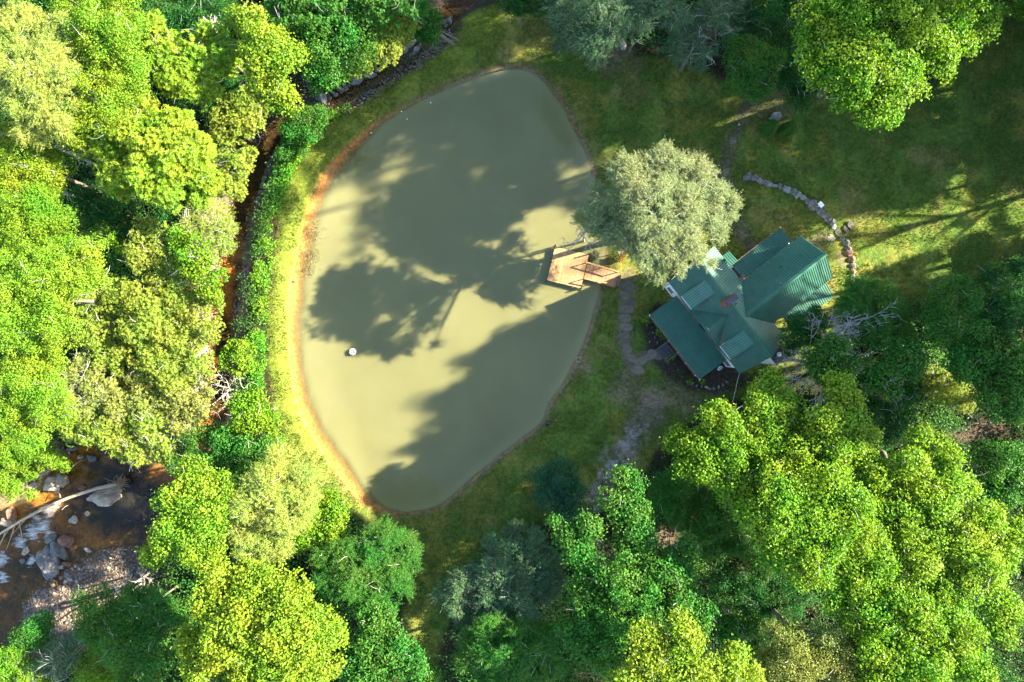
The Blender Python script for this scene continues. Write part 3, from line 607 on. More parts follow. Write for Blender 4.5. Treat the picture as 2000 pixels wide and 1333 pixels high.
# ------------------------------------------------------------------ dock
def obj_random(mat, lo=.8, hi=1.2):
    nt = mat.node_tree; bs = nt.nodes['Principled BSDF']; src = bs.inputs['Base Color'].links[0].from_socket
    oi = N(nt, 'ShaderNodeObjectInfo'); mr = N(nt, 'ShaderNodeMapRange'); mr.inputs[3].default_value = lo; mr.inputs[4].default_value = hi
    vs = N(nt, 'ShaderNodeVectorMath', operation='SCALE'); nt.links.new(oi.outputs['Random'], mr.inputs[0]); nt.links.new(src, vs.inputs[0]); nt.links.new(mr.outputs[0], vs.inputs['Scale'])
    nt.links.new(vs.outputs[0], bs.inputs['Base Color'])
for m_ in (M_deck, M_deckred): obj_random(m_)
obj_random(M_flag, .72, 1.3)
def dock():
    Z = .18
    A, B, C, D = [PV(*p, Z) for p in ((1084,482.5),(1150,498),(1135.5,562.5),(1068.5,548))]
    e = empty('floating_dock', (A+C)/2-Vector((0,0,.6)), 'square plank swimming platform standing in the pond with railed gangway', 'dock')
    def planks(A, B, D, n, mat, share):
        u = (B-A); W = u.length/n; ud = u.normalized(); vd = (D-A); L = vd.length; vd.normalize()
        m = MB(); hw = W*.46; m.hexa([(0,-hw,-.04),(L,-hw,-.04),(L,hw,-.04),(0,hw,-.04)], [(0,-hw,0),(L,-hw,0),(L,hw,0),(0,hw,0)])
        me = m.mesh('plank'); me.materials.append(mat); ang = math.atan2(vd.y, vd.x)
        for i in range(n):
            o = bpy.data.objects.new('plank', me); COL.objects.link(o); p = A+ud*W*(i+.5)
            o.location = p+vd*random.uniform(-.015,.015)+Vector((0,0,random.uniform(-.004,.004))); o.rotation_euler = (0,0,ang+random.uniform(-.003,.003))
            o.parent = e; o.matrix_parent_inverse = Matrix.Translation(e.location).inverted()
    planks(A, B, D, 26, M_deck, None)
    G0, G1, G2, G3 = [PV(*p, Z+.0) for p in ((1146.8,516.5),(1208.5,534.5),(1203.5,558.5),(1139.5,544.5))]
    gd = (G1-G0).normalized(); sd = (G3-G0).normalized()
    G0b = G0+gd*.04; planks(G0b, G1, G0b+(G3-G0), 25, M_deckred, None)
    m = MB()
    for a, b in ((A,B),(B,C),(C,D),(D,A)): m.beam(a-Vector((0,0,.17)), b-Vector((0,0,.17)), .06, .22)
    for t in (.33,.66): m.beam(A.lerp(B,t)-Vector((0,0,.17)), D.lerp(C,t)-Vector((0,0,.17)), .06, .2)
    m.beam(G0-Vector((0,0,.17)), G1-Vector((0,0,.17)), .06, .22); m.beam(G3-Vector((0,0,.17)), G2-Vector((0,0,.17)), .06, .22)
    m.build('frame', M_post, e)
    ctr = (A+C)/2
    for px, py, h in ((1084.5,481.5,.85),(1077,514,.75),(1068.2,548.3,.6),(1149.5,497.5,.85),(1135,562.5,.35)):
        p = PV(px, py, Z); p += (p-ctr).normalized()*.05; m = MB(); m.beam(p-Vector((0,0,2.2)), p+Vector((0,0,h)), .13, .13, (1,0,0)); m.build('post', M_post, e)
    def rail(a, b, n, h):
        d = b-a
        for i in range(n):
            p = a+d*(i/(n-1)); m = MB(); m.beam(p-Vector((0,0,.5)), p+Vector((0,0,h-.05)), .09, .09, (1,0,0)); m.build('post', M_deckred, e)
        m = MB(); m.beam(a+Vector((0,0,h)), b+Vector((0,0,h)), .15, .05); m.build('handrail', M_deck, e)
    n_ = -sd
    rail(G0+n_*.06-gd*.2, G1+n_*.06-gd*.2, 3, .85)
    rail(G3-n_*.06+gd*.02, G2-n_*.06-gd*.6, 3, .85)
    # sloping landing at the shore end
    m = MB(); a = G1+Vector((0,0,-.02)); b = G2+Vector((0,0,-.02)); m.hexa([a-Vector((0,0,.06)), b-Vector((0,0,.06)), b+gd*.35-Vector((0,0,.2)), a+gd*.35-Vector((0,0,.2))], [a, b, b+gd*.35-Vector((0,0,.12)), a+gd*.35-Vector((0,0,.12))])
    m.build('ramp_edge', M_flag, e)
dock()
def fountain():
    c = PV(688.7, 687.5, -.2); e = empty('pond_aerator', c-Vector((0,0,.2)), 'round white floating aerator with dark holes in the open pond', 'aerator')
    m = MB(); lathe(m, c-Vector((0,0,.25)), [(.3,0),(.37,.08),(.385,.3),(.36,.4),(.3,.43),(.001,.44)], 28); m.build('float', simple('float_plastic', (.4,.4,.37), (.5,.5,.47), 5, .6, .3, 0), e, False)
    for i in range(-2, 3):
        for j in range(-2, 3):
            x, y = i*.145+.03*j, j*.145-.03*i
            if math.hypot(x, y) > .33 or (i == 0 and j == 0): continue
            m = MB(); lathe(m, c+Vector((x, y, .19)), [(.052,0),(.052,.012),(.001,.012)], 10); m.build('hole', M_black, e)
    m = MB(); m.tube([c-Vector((0,0,.25)), c-Vector((0,0,1.6))], [.1,.1], 8); m.build('pipe', M_black, e)
fountain()
def small_things():
    x, y = P(1603.5, 400, 1.0); e = empty('lawn_table', (x, y, 0), 'small white square topped stand behind the curved stone wall', 'table')
    m = MB(); m.box((x, y, 1.0), (.75,.66,0), (-.66,.75,0), (0,0,1), .24, .3, .025); m.build('table_top', M_whitemetal, e)
    for s in (-1, 1):
        m = MB(); m.beam((x+s*.14, y+s*.12, 0), (x+s*.14, y+s*.12, .97), .05, .05, (1,0,0)); m.build('leg', M_whitemetal, e)
    x, y = P(1069.5, 827, .1); z = h1(x, y); e = empty('bucket', (x, y, z), 'black round bucket on the grass at the right shore of the pond', 'bucket')
    m = MB(); lathe(m, (x, y, z-.02), [(.18,0),(.24,.36),(.25,.38),(.22,.38),(.2,.3),(.001,.3)], 16); m.build('body', M_black, e)
    m = MB(); m.tube([(x+.24*math.cos(t), y+.24*math.sin(t)*.4-.05, z+.38+.03*math.sin(t)) for t in [k*math.pi/8 for k in range(9)]], [.012]*9, 5); m.build('handle', M_wire, e)
    e = empty('fire_ring', PV(1130,703,-.2), 'small ring of pale stones at the water edge below the cabin', 'fire ring')
    x0, y0 = P(1130, 703); z0 = h1(x0, y0)
    for k in range(11):
        a = k*2*math.pi/11; rock(1130+5*math.cos(a), 703+5*math.sin(a), 3.2, 2.4, -math.degrees(a)+90, z0, .15, M_tanstone, name='stone', parent=e)
    # debris tufts at the shore
    for px, py, lab in ((668,598,'small dark stump at the left rim of the pond'),):
        x, y = P(573, 549); z = h1(x, y); e = empty('stump', (x, y, z), 'small dark stump in the orange mud at the left rim of the pond', 'stump'); m = MB(); m.tube([(x,y,z-.2),(x+.03,y,z+.2)], [.16,.12], 7); m.build('stub', M_bark, e)
small_things()
# bits of white litter / duck feathers on the dark margin of the pond
for i, (px, py) in enumerate(((841,201),(784,218),(795,233),(725,260))):
    o = rock(px, py, 3, 2.4, i*40, -.4, .12, simple('white_quartz', (.7,.7,.68), (.85,.85,.83), 5) if i == 0 else bpy.data.materials['white_quartz'], name='rock', label='tiny white stone showing at the shaded upper left edge of the pond', cat='stone', group='white stones in the pond shallows')

# ------------------------------------------------------------------ cabin
HO = Vector((18.2, 7.84, 0)); HU = Vector((.6127, -.7903, 0)); HV = Vector((.7903, .6127, 0))
def H(u, v, z): return HO+HU*u+HV*v+Vector((0,0,z))
ZR, ZE, W1, L1 = 7.317, 4.724, 2.971, 11.837
def clip_line(poly2, x):
    ys = []
    n = len(poly2)
    for i in range(n):
        a = poly2[i]; b = poly2[(i+1) % n]
        if (a[0]-x)*(b[0]-x) < 0: ys.append(a[1]+(b[1]-a[1])*(x-a[0])/(b[0]-a[0]))
    return (min(ys), max(ys)) if len(ys) >= 2 else None
def roof(name, pts, down, e, mat, sp=.24, th=.07, rib=.03, label=None):
    """pts: planar polygon of (u,v,z); down: (du,dv) horizontal direction the water runs; ribs follow it"""
    W = [H(*p) for p in pts]; n = (W[1]-W[0]).cross(W[2]-W[0]).normalized()
    if n.z < 0: W = W[::-1]; n = -n
    dn = HU*down[0]+HV*down[1]; dn = (dn-n*dn.dot(n)).normalized(); ac = n.cross(dn)
    m = MB(); k = len(W); lo = [p-n*th for p in W]
    m.v = [tuple(p) for p in lo+W]; m.f = [tuple(range(k))[::-1], tuple(range(k, 2*k))]+[(i, (i+1) % k, k+(i+1) % k, k+i) for i in range(k)]
    o = m.build(name, mat, e)
    if label: o['label'] = label
    P2 = [((p-W[0]).dot(ac), (p-W[0]).dot(dn)) for p in W]; m = MB(); x0 = min(p[0] for p in P2); x1 = max(p[0] for p in P2)
    x = x0+sp*.5
    while x < x1:
        c = clip_line(P2, x)
        if c and c[1]-c[0] > .1:
            a = W[0]+ac*x+dn*(c[0]+.01)-n*.005; b = W[0]+ac*x+dn*(c[1]-.01)-n*.005; w2 = ac*.03; t = n*(rib+.005)
            m.add([a-w2, a+w2, a+ac*.018+t, a-ac*.018+t, b-w2, b+w2, b+ac*.018+t, b-ac*.018+t], [(0,1,2,3),(7,6,5,4),(1,5,6,2),(2,6,7,3),(3,7,4,0)])
        x += sp
    r = m.build('roof_seams', M_seam, o, world_coords=False); r['kind'] = 'stuff'
    return o
def cap(name, a, b, e, mat, w=.16):
    A, B = H(*a), H(*b); m = MB(); d = (B-A).normalized(); s = d.cross(Vector((0,0,1))).normalized()
    m.add([A-s*w-Vector((0,0,w*.62)), A+Vector((0,0,.07)), A+s*w-Vector((0,0,w*.62)), B-s*w-Vector((0,0,w*.62)), B+Vector((0,0,.07)), B+s*w-Vector((0,0,w*.62))], [(0,1,4,3),(1,2,5,4),(0,2,1),(3,4,5),(0,3,5,2)])
    return m.build(name, mat, e)
def house():
    e = empty('cabin', H(5.9, 0, 0), 'white walled cabin under green standing seam metal roofs with a brick chimney', 'house')
    s = (ZR-ZE)/W1
    def wall(name, pts, th=.12, inward=None, mat=None):
        W = [H(*p) for p in pts]; n = (W[1]-W[0]).cross(W[2]-W[0]).normalized()
        k = len(W); lo = [p-n*th for p in W]; m = MB(); m.v = [tuple(p) for p in lo+W]
        m.f = [tuple(range(k))[::-1], tuple(range(k, 2*k))]+[(i, (i+1) % k, k+(i+1) % k, k+i) for i in range(k)]
        return m.build(name, mat or M_white, e)
    wv = 2.55; zt = ZR-s*wv-.1
    wall('wall', [(.35,-wv,0),(11.5,-wv,0),(11.5,-wv,zt),(.35,-wv,zt)]); wall('wall', [(11.5,wv,0),(.35,wv,0),(.35,wv,zt),(11.5,wv,zt)])
    wall('gable_wall', [(.35,wv,0),(.35,-wv,0),(.35,-wv,zt),(.35,0,ZR-.12),(.35,wv,zt)]); wall('gable_wall', [(11.5,-wv,0),(11.5,wv,0),(11.5,wv,zt),(11.5,0,ZR-.12),(11.5,-wv,zt)])
    # wing walls
    uw, ww, vE = 7.217, 2.35, 10.15; zw = 4.95
    wall('wall', [(uw-ww,vE,0),(uw-ww,2.6,0),(uw-ww,2.6,zw),(uw-ww,vE,zw)]); wall('wall', [(uw+ww,2.6,0),(uw+ww,vE,0),(uw+ww,vE,zw),(uw+ww,2.6,zw)])
    wall('gable_wall', [(uw+ww,vE,0),(uw-ww,vE,0),(uw-ww,vE,zw),(uw,vE,6.78),(uw+ww,vE,zw)])
    roof('roof_slope', [(0,0,ZR),(L1,0,ZR),(L1,W1,ZE),(0,W1,ZE)], (0,1), e, M_roof3, .24, label='green roof slope facing away from the pond, coloured pale as sunlit')
    roof('roof_slope', [(0,0,ZR),(L1,0,ZR),(L1,-W1,ZE),(0,-W1,ZE)], (0,-1), e, M_roof, .24, rib=.022)
    roof('roof_slope', [(7.217,.487,6.893),(7.217,10.5,6.893),(4.555,10.5,4.813),(4.555,2.87,4.813)], (-1,0), e, M_roof2, .24, rib=.04)
    roof('roof_slope', [(7.217,.487,6.893),(7.217,10.5,6.893),(9.879,10.5,4.813),(9.879,2.87,4.813)], (1,0), e, M_roof2, .24, rib=.04)
    uc, c, zc = 6.033, 2.461, 6.64; va = -(ZR-zc)/s
    roof('gable_roof', [(uc,va,zc+.02),(uc,-W1-.12,zc+.02),(uc-c,-W1-.12,ZE+.02),(uc-c,-W1+.02,ZE+.02)], (-1,0), e, M_roof, .24, rib=.022)
    roof('gable_roof', [(uc,va,zc+.02),(uc,-W1-.12,zc+.02),(uc+c,-W1-.12,ZE+.02),(uc+c,-W1+.02,ZE+.02)], (1,0), e, M_roof, .24, rib=.022)
    wall('gable_wall', [(uc-c+.25,-W1+.22,ZE-.9),(uc+c-.25,-W1+.22,ZE-.9),(uc+c-.25,-W1+.22,ZE),(uc,-W1+.22,zc-.16),(uc-c+.25,-W1+.22,ZE)])
    roof('porch_roof', [(1.779,-2.77,3.062),(10.27,-2.77,3.062),(10.27,-6.056,2.456),(1.779,-6.056,2.456)], (0,-1), e, M_roof, .24, rib=.022)
    roof('porch_roof', [(4.75,3.86,3.127),(4.75,10.187,3.127),(2.937,10.187,2.647),(2.937,3.86,2.647)], (-1,0), e, M_roof2, .24, rib=.04, label='narrow lean-to roof along the side of the wing')
    roof('porch_roof', [(9.65,4.6,3.45),(9.65,10.3,3.45),(12.0,10.3,2.6),(12.0,4.6,2.6)], (1,0), e, M_roof2, .24, rib=.04)
    roof('entry_roof', [(2.85,3.0,3.0),(2.85,4.5,3.0),(1.5,4.5,2.7),(1.5,3.0,2.7)], (-1,0), e, M_roof2, .24, rib=.03)
    for u0, u1 in ((2.05,3.42),(8.35,9.75)):
        roof('dormer_roof', [(u0-.14,-.5,6.9),(u1+.14,-.5,6.9),(u1+.14,-3.02,5.72),(u0-.14,-3.02,5.72)], (0,-1), e, M_roof3, .24, rib=.022)  # paler metal stands in for brighter light on the low pitch
        wall('dormer_front', [(u0,-2.62,4.95),(u1,-2.62,4.95),(u1,-2.62,5.84),(u0,-2.62,5.84)], .08)
        for uu, sg in ((u0,1),(u1,-1)):
            pts = [(uu,-2.62,5.03),(uu,-.7,6.69),(uu,-.7,6.74),(uu,-2.62,5.84)]
            if sg < 0: pts = pts[::-1]
            wall('dormer_cheek', pts, .06)
        m = MB(); m2 = MB(); m2.beam(H(u0-.13,-3.04,5.66), H(u1+.13,-3.04,5.66), .03, .1); m2.build('fascia', M_white, e); A = H((u0+u1)/2-.45, -2.635, 5.36); m.beam(A, H((u0+u1)/2+.45, -2.635, 5.36), .02, .34); m.build('window_pane', M_glass, e)
    cap('ridge_cap', (-.03,0,ZR+.03), (L1+.03,0,ZR+.03), e, M_roof, .2); cap('ridge_cap', (uw,.45,6.93), (uw,10.53,6.93), e, M_roof2, .22); cap('ridge_cap', (uc,va,zc+.06), (uc,-W1-.13,zc+.06), e, M_roof, .16)
    # valley flashings and rakes
    def strip(name, a, b, w, mat, lift=.03):
        A, B = H(*a), H(*b); m = MB(); m.beam(A+Vector((0,0,lift)), B+Vector((0,0,lift)), w, .03); return m.build(name, mat, e)
    M_debris = simple('leaf_debris', (.12,.07,.04), (.27,.16,.09), 5, .95, .1, .6)
    strip('valley_debris', (uc,va+.1,zc), (uc+c,-W1,ZE+.03), .12, M_debris)
    m = MB()
    for i in range(26):
        p = H(4.5+random.uniform(-.4,.4), 2.95+random.uniform(-.1,.5), 4.83+random.uniform(0,.05)); m.box(p, (1,0,.1), (0,1,.2), (0,0,1), random.uniform(.03,.12), random.uniform(.03,.12), .012)
    m.build('leaf_litter', M_debris, e)['kind'] = 'stuff'
    M_gut = simple('brown_gutter', (.1,.07,.05), (.16,.12,.09), 5, .6, .3, .1)
    def gutter(a, b, mat=M_debris):
        A, B = H(*a), H(*b); m = MB(); m.beam(A, B, .12, .1); g = m.build('gutter', M_gut, e); m = MB(); m.beam(A+Vector((0,0,.052)), B+Vector((0,0,.052)), .1, .012); m.build('gutter_litter', mat, g, world_coords=False)
    gutter((1.75,-6.10,2.36), (10.3,-6.10,2.36)); gutter((2.9,3.83,2.55), (2.9,10.2,2.55))
    for p in ((4.42,9.0,4.86),(1.72,-6.18,2.5),(10.32,-6.18,2.5),(4.46,3.25,4.86),(2.84,10.2,2.72)):
        m = MB(); q = H(*p); m.tube([q, q+HV*.08+Vector((0,0,.04)), q+HV*.14-Vector((0,0,.15))], [.04,.04,.04], 6); m.build('downspout_elbow', M_whitemetal, e)
    # chimney
    cu, cv = 4.87, -.05; ax, ay = HV, HU
    ch = MB(); ch.box(H(cu, cv, 6.95), ax, ay, (0,0,1), .66, .24, 1.3); co = ch.build('chimney', M_brick, e)
    m = MB(); m.box(H(cu, cv, 8.24), ax, ay, (0,0,1), .71, .29, .07); m.build('corbel', M_brick, co, world_coords=False)
    m = MB(); m.box(H(cu, cv+.05, 8.36), ax, ay, (0,0,1), .6, .25, .05); m.build('chimney_cap', M_mortarcap, co, world_coords=False)
    # boxed chase with its round white vent at the south end
    m = MB(); m.box(H(12.55, 1.45, 2.15), HU, HV, (0,0,1), .98, .75, 2.15); co = m.build('flue_chase', M_white, e)
    m = MB(); m.box(H(12.55, 1.45, 4.34), HU, HV, (0,0,1), 1.04, .8, .04); m.build('chase_top', M_mortarcap, co, world_coords=False)
    m = MB(); lathe(m, H(12.75, 1.45, 4.38), [(.1,0),(.1,.22),(.23,.24),(.24,.36),(.15,.44),(.001,.46)], 16); m.build('vent_cap', M_whitemetal, co, world_coords=False)
    # vent pipes
    for px, py, z, mt in ((1526,520.5,6.0,M_black),(1525,555,6.6,M_black),(1416,508,5.0,M_black),(1449.5,646.5,6.0,M_whitemetal),(1437,594,6.9,M_black)):
        p = PV(px, py, z+.2); m = MB(); m.tube([p-Vector((0,0,.5)), p+Vector((0,0,.22))], [.055,.055], 8); o = m.build('vent_pipe', mt, e)
        m = MB(); lathe(m, p-Vector((0,0,.18)), [(.13,0),(.07,.06),(.001,.07)], 10); m.build('vent_flashing', M_roof2, o, world_coords=False)
    # windows on the walls
    def window(u, v, z, w, h, out, along):
        c = H(u, v, z)+out*.02; m = MB(); m.box(c, along, (0,0,1), out, w/2, h/2, .03); f = m.build('window', M_glass, e)
        m = MB()
        for sx in (-1, 1): m.box(c+along*sx*w/2+out*.02, along, (0,0,1), out, .05, h/2+.05, .035)
        for sz in (-1, 0, 1): m.box(c+Vector((0,0,sz*h/2))+out*.02, along, (0,0,1), out, w/2-.05, .045 if sz else .02, .03)
        m.build('window_frame', M_whitemetal, f, world_coords=False)
    for u in (1.1, 2.6, 4.4, 7.4, 9.0, 10.9): window(u, -wv, 1.6, .9, 1.3, -HV, HU)
    for u in (1.3, 3.0): window(u, wv, 1.7, .9, 1.3, HV, HU)
    window(.35, -1, 1.7, .9, 1.3, -HU, HV); window(.35, 1, 1.7, .9, 1.3, -HU, HV); window(.35, 0, 4.6, .9, 1.2, -HU, HV); window(11.5, -1.4, 1.7, .9, 1.3, HU, HV); window(11.5, 0, 4.9, .9, 1.1, HU, HV)
    for v in (4.2, 6.0, 8.2): window(uw-ww, v, 1.6, .9, 1.2, -HU, HV); window(uw+ww, v, 1.6, .9, 1.2, HU, HV)
    window(uw, vE, 1.7, 1.2, 1.3, HV, HU); window(uw-.0, vE, 4.7, .8, .8, HV, HU)
    m = MB(); m.box(H(6.1, -wv-.03, 1.65), HU, (0,0,1), HV, .48, 1.05, .03); dr = m.build('door', simple('door_green', (.03,.09,.07), (.04,.11,.09), 3, .5, .4, .1), e)
    m = MB(); lathe(m, H(6.45, -wv-.12, 1.55), [(.03,0),(.04,.05),(.001,.08)], 8); m.build('handle', M_whitemetal, dr, world_coords=False)
    # porch floor, posts, rail
    m = MB(); m.box(H(6.02, -4.3, .5), HU, HV, (0,0,1), 4.1, 1.68, .08); m.build('porch_floor', M_darkwood, e)
    for u in (2.0, 4.0, 5.35, 6.95, 8.4, 10.05):
        m = MB(); m.beam(H(u, -5.85, 0), H(u, -5.85, 2.4), .13, .13, HU); m.build('porch_post', M_white, e)
    for a, b in ((2.0,4.0),(4.0,5.35),(6.95,8.4),(8.4,10.05)):
        m = MB(); m.beam(H(a+.07,-5.85,1.4), H(b-.07,-5.85,1.4), .08, .06); m.beam(H(a+.07,-5.85,.75), H(b-.07,-5.85,.75), .05, .05)
        k = int((b-a)/.16)
        for i in range(1, k): m.beam(H(a+(b-a)*i/k,-5.85,.75), H(a+(b-a)*i/k,-5.85,1.38), .035, .035, HU)
        m.build('porch_rail', M_white, e)
    for v in (4.0, 6.0, 8.0, 10.05):
        m = MB(); m.beam(H(3.1, v, 0), H(3.1, v, 2.6), .12, .12, HU); m.build('porch_post', M_white, e)
    for v in (4.8, 7.5, 10.1):
        m = MB(); m.beam(H(11.8, v, 0), H(11.8, v, 2.6), .12, .12, HU); m.build('porch_post', M_white, e)
    m = MB(); m.box(H(4.0, 7, .3), HU, HV, (0,0,1), .95, 3.2, .07); m.build('porch_floor', M_darkwood, e)
    # front steps with landing and railings
    st = empty('porch_steps', H(6.1,-7,0)); st.parent = e; st.matrix_parent_inverse = Matrix.Translation(e.location).inverted()
    for i, v in enumerate((-6.25,-6.6,-6.95,-7.3)):
        m = MB(); m.box(H(6.1, v, .44-.12*i), HU, HV, (0,0,1), .75, .165, .03); o = m.build('step', M_darkwood, st)
    for sg in (-1, 1):
        u = 6.1+sg*.82; m = MB()
        for v, hh in ((-6.1,1.45),(-7.5,1.05)): m.beam(H(u,v,0), H(u,v,hh), .1, .1, HU)
        m.beam(H(u,-6.1,1.35), H(u,-7.5,.98), .1, .06); m.beam(H(u,-6.1,.85), H(u,-7.5,.5), .06, .05); m.build('stair_rail', M_darkwood, st)
    # satellite dish on the porch rake
    base = H(10.35, -3.75, 3.0); d0 = PV(1405.3, 718.3, 3.1)
    m = MB(); m.tube([base, base+Vector((0,0,.3)), d0+Vector((0,0,.02))], [.03,.03,.03], 6); da = m.build('dish_arm', M_whitemetal, e)
    m = MB(); prof = [(.001,0),(.15,.02),(.28,.06),(.33,.1)]
    fr = Matrix.Translation(d0) @ Vector((.35,-.8,.9)).to_track_quat('Z','Y').to_matrix().to_4x4()
    n = 20
    for r_, z_ in prof:
        for k in range(n): m.v.append(tuple(fr @ Vector((r_*math.cos(2*math.pi*k/n), r_*math.sin(2*math.pi*k/n), z_))))
    for i in range(3):
        for k in range(n): k2 = (k+1) % n; m.f.append((i*n+k, i*n+k2, (i+1)*n+k2, (i+1)*n+k))
    m.build('satellite_dish', simple('dish_grey_blue', (.13,.2,.27), (.17,.25,.32), 3, .5, .4, 0), e, True)
    # service wire from the eave corner
    a = H(L1, -W1, ZE); b = PV(1437, 760, 3.4)
    m = MB(); m.tube([a, a.lerp(b, .5)-Vector((0,0,.15)), b, b+(b-a)*1.2], [.02]*4, 5); m.build('service_wire', M_wire, e)
house()

# ------------------------------------------------------------------ vegetation
def leaf_arrays(c, nrm, L, Wd, tang=None):
    n = len(c); nrm = nrm/(np.linalg.norm(nrm, axis=1)[:, None]+1e-9)
    t = RNG.normal(size=(n, 3)) if tang is None else tang
    t = t-nrm*(t*nrm).sum(1)[:, None]; t /= np.linalg.norm(t, axis=1)[:, None]+1e-9
    b = np.cross(nrm, t); L = L[:, None]; Wd = Wd[:, None]
    V = np.stack([c-t*L*.5, c+b*Wd*.5+nrm*Wd*.18-t*L*.05, c+t*L*.5-nrm*L*.08, c-b*Wd*.5+nrm*Wd*.18-t*L*.05], 1)
    return V.astype(np.float32)
class Leaves:
    def __init__(s): s.V = []
    def add(s, *a, **k): s.V.append(leaf_arrays(*a, **k))
    def mesh(s, name):
        V = np.concatenate(s.V); n = len(V); F = np.arange(n*4, dtype=np.int32).reshape(n, 4); s.n = n
        return np_mesh(name, V.reshape(-1, 3), F)
def sphere_dirs(n, zmin=-1):
    z = RNG.uniform(zmin, 1, n); a = RNG.uniform(0, 2*np.pi, n); r = np.sqrt(1-z*z); return np.stack([r*np.cos(a), r*np.sin(a), z], 1)
KIND = {  # leaf length, width, puff radius, leaves per m2 of puff, style
 'broad':  (.23, .18, .72, 95, 'leaf'),
 'fine':   (.17, .10, .62, 150, 'leaf'),
 'shrub':  (.15, .11, .46, 170, 'leaf'),
 'laurel': (.16, .07, .50, 34, 'whorl'),
 'palm':   (.24, .105, .62, 22, 'whorl'),
 'hemlock':(.18, .065, .85, 20, 'spray'),
}
LEAFSUM = [0]
def fill_puffs(lv, pc, pr, axis, kind, dens=1.0):
    """pc: puff centres, pr: radii, axis: crown centre"""
    LL, WW, PR, D, style = KIND[kind]; D *= dens
    cnt = np.maximum(4, (D*pr**2*2.2).astype(int)); idx = np.repeat(np.arange(len(pc)), cnt); n = len(idx)
    if style == 'leaf':
        d = sphere_dirs(n, -.45); rad = pr[idx]*np.where(RNG.random(n) < .14, RNG.uniform(1, 1.55, n), RNG.uniform(.55, 1.05, n)**.7)
        c = pc[idx]+d*rad[:, None]*np.array([1, 1, .75]); nr = d*.55+np.array([0, 0, .45])+RNG.normal(0, .5, (n, 3))
        s = RNG.uniform(.65, 1.25, n); lv.add(c, nr, LL*s, WW*s)
    elif style == 'whorl':
        d = sphere_dirs(n, -.3); rad = pr[idx]*RNG.uniform(.7, 1.05, n)
        c = pc[idx]+d*rad[:, None]*np.array([1, 1, .8]); ax = d*.6+np.array([0, 0, .7])+RNG.normal(0, .25, (n, 3)); ax /= np.linalg.norm(ax, axis=1)[:, None]
        t0 = np.cross(ax, RNG.normal(size=(n, 3))); t0 /= np.linalg.norm(t0, axis=1)[:, None]; b0 = np.cross(ax, t0); k = 6; ph = RNG.uniform(0, 6.28, n)
        for j in range(k):
            a = ph+j*2*np.pi/k; tt = t0*np.cos(a)[:, None]+b0*np.sin(a)[:, None]; s = RNG.uniform(.75, 1.2, n)
            lv.add(c+tt*(LL*.5*s)[:, None]-ax*.02, ax+tt*-.25+RNG.normal(0, .12, (n, 3)), LL*s, WW*s, tang=tt-ax*.15)
    else:
        out = pc[idx]-axis; out[:, 2] *= .3; out /= np.linalg.norm(out, axis=1)[:, None]+1e-6
        d = out*.7+RNG.normal(0, .55, (n, 3)); d[:, 2] = d[:, 2]*.45-.02; d /= np.linalg.norm(d, axis=1)[:, None]
        st = pc[idx]+sphere_dirs(n, -.4)*(pr[idx]*.6)[:, None]*np.array([1, 1, .6]); side = np.cross(d, np.array([0, 0, 1.])); side /= np.linalg.norm(side, axis=1)[:, None]+1e-6
        Ls = RNG.uniform(.5, 1.0, n); k = 7
        for j in range(k):
            for sg in (-1, 1):
                f = (j+.5)/k; p = st+d*(Ls*f)[:, None]; p[:, 2] -= Ls*.22*f*f
                tt = d*.6+side*sg*.8; s = (1.15-.6*f)*RNG.uniform(.7, 1.3, n)
                lv.add(p+tt*(LL*.4*s)[:, None], np.array([0, 0, 1.])+RNG.normal(0, .35, (n, 3)), LL*s, WW*s, tang=tt)
def bark_tree(base, axis_top, targets, r0, mat, e, limb_n=10, twig=0, seed=0):
    rs = random.Random(seed); m = MB(); top = Vector(axis_top); b = Vector(base); Ht = top.z-b.z
    def on(t): return b.lerp(top, t)+Vector((math.sin(t*5+seed)*.02*Ht*.5, math.cos(t*4+seed)*.02*Ht*.5, 0))*(t*(1-t)*4)
    m.tube([b-Vector((0,0,.4))]+[on(t) for t in (0.03,.2,.4,.6,.8,.95)], [r0*1.45, r0*1.1, r0*.9, r0*.75, r0*.55, r0*.35, r0*.15], 9)
    for i, tg in enumerate(targets):
        tg = Vector(tg); ft = max(.25, min(.85, (tg.z-b.z)/Ht*.72)); s = on(ft); mid = s.lerp(tg, .5)+Vector((rs.uniform(-.4,.4), rs.uniform(-.4,.4), rs.uniform(-.1,.5)))
        big = i < limb_n; q = (r0*.32 if big else r0*.14)*(.9 if twig == 0 else 1)
        m.tube([s, mid, tg], [max(q, .035), max(q*.6, .025), .015], 5 if big else 4, False)
    return m.build('trunk', mat, e, True)
def add_twigs(pts, e, mat, n, seed=0, length=1.2, name='twigs'):
    rs = random.Random(seed); m = MB()
    for i in range(n):
        p = Vector(pts[rs.randrange(len(pts))]); d = Vector((rs.gauss(0,1), rs.gauss(0,1), rs.uniform(-.1,.7))).normalized(); L = [p]
        for k in range(3):
            d = (d+Vector((rs.gauss(0,.35), rs.gauss(0,.35), rs.gauss(0,.2)))).normalized(); L.append(L[-1]+d*length*rs.uniform(.25,.42))
        m.tube(L, [.028,.022,.016,.008], 3, False)
    o = m.build(name, mat, e); o['kind'] = 'stuff'; return o
TREES = []
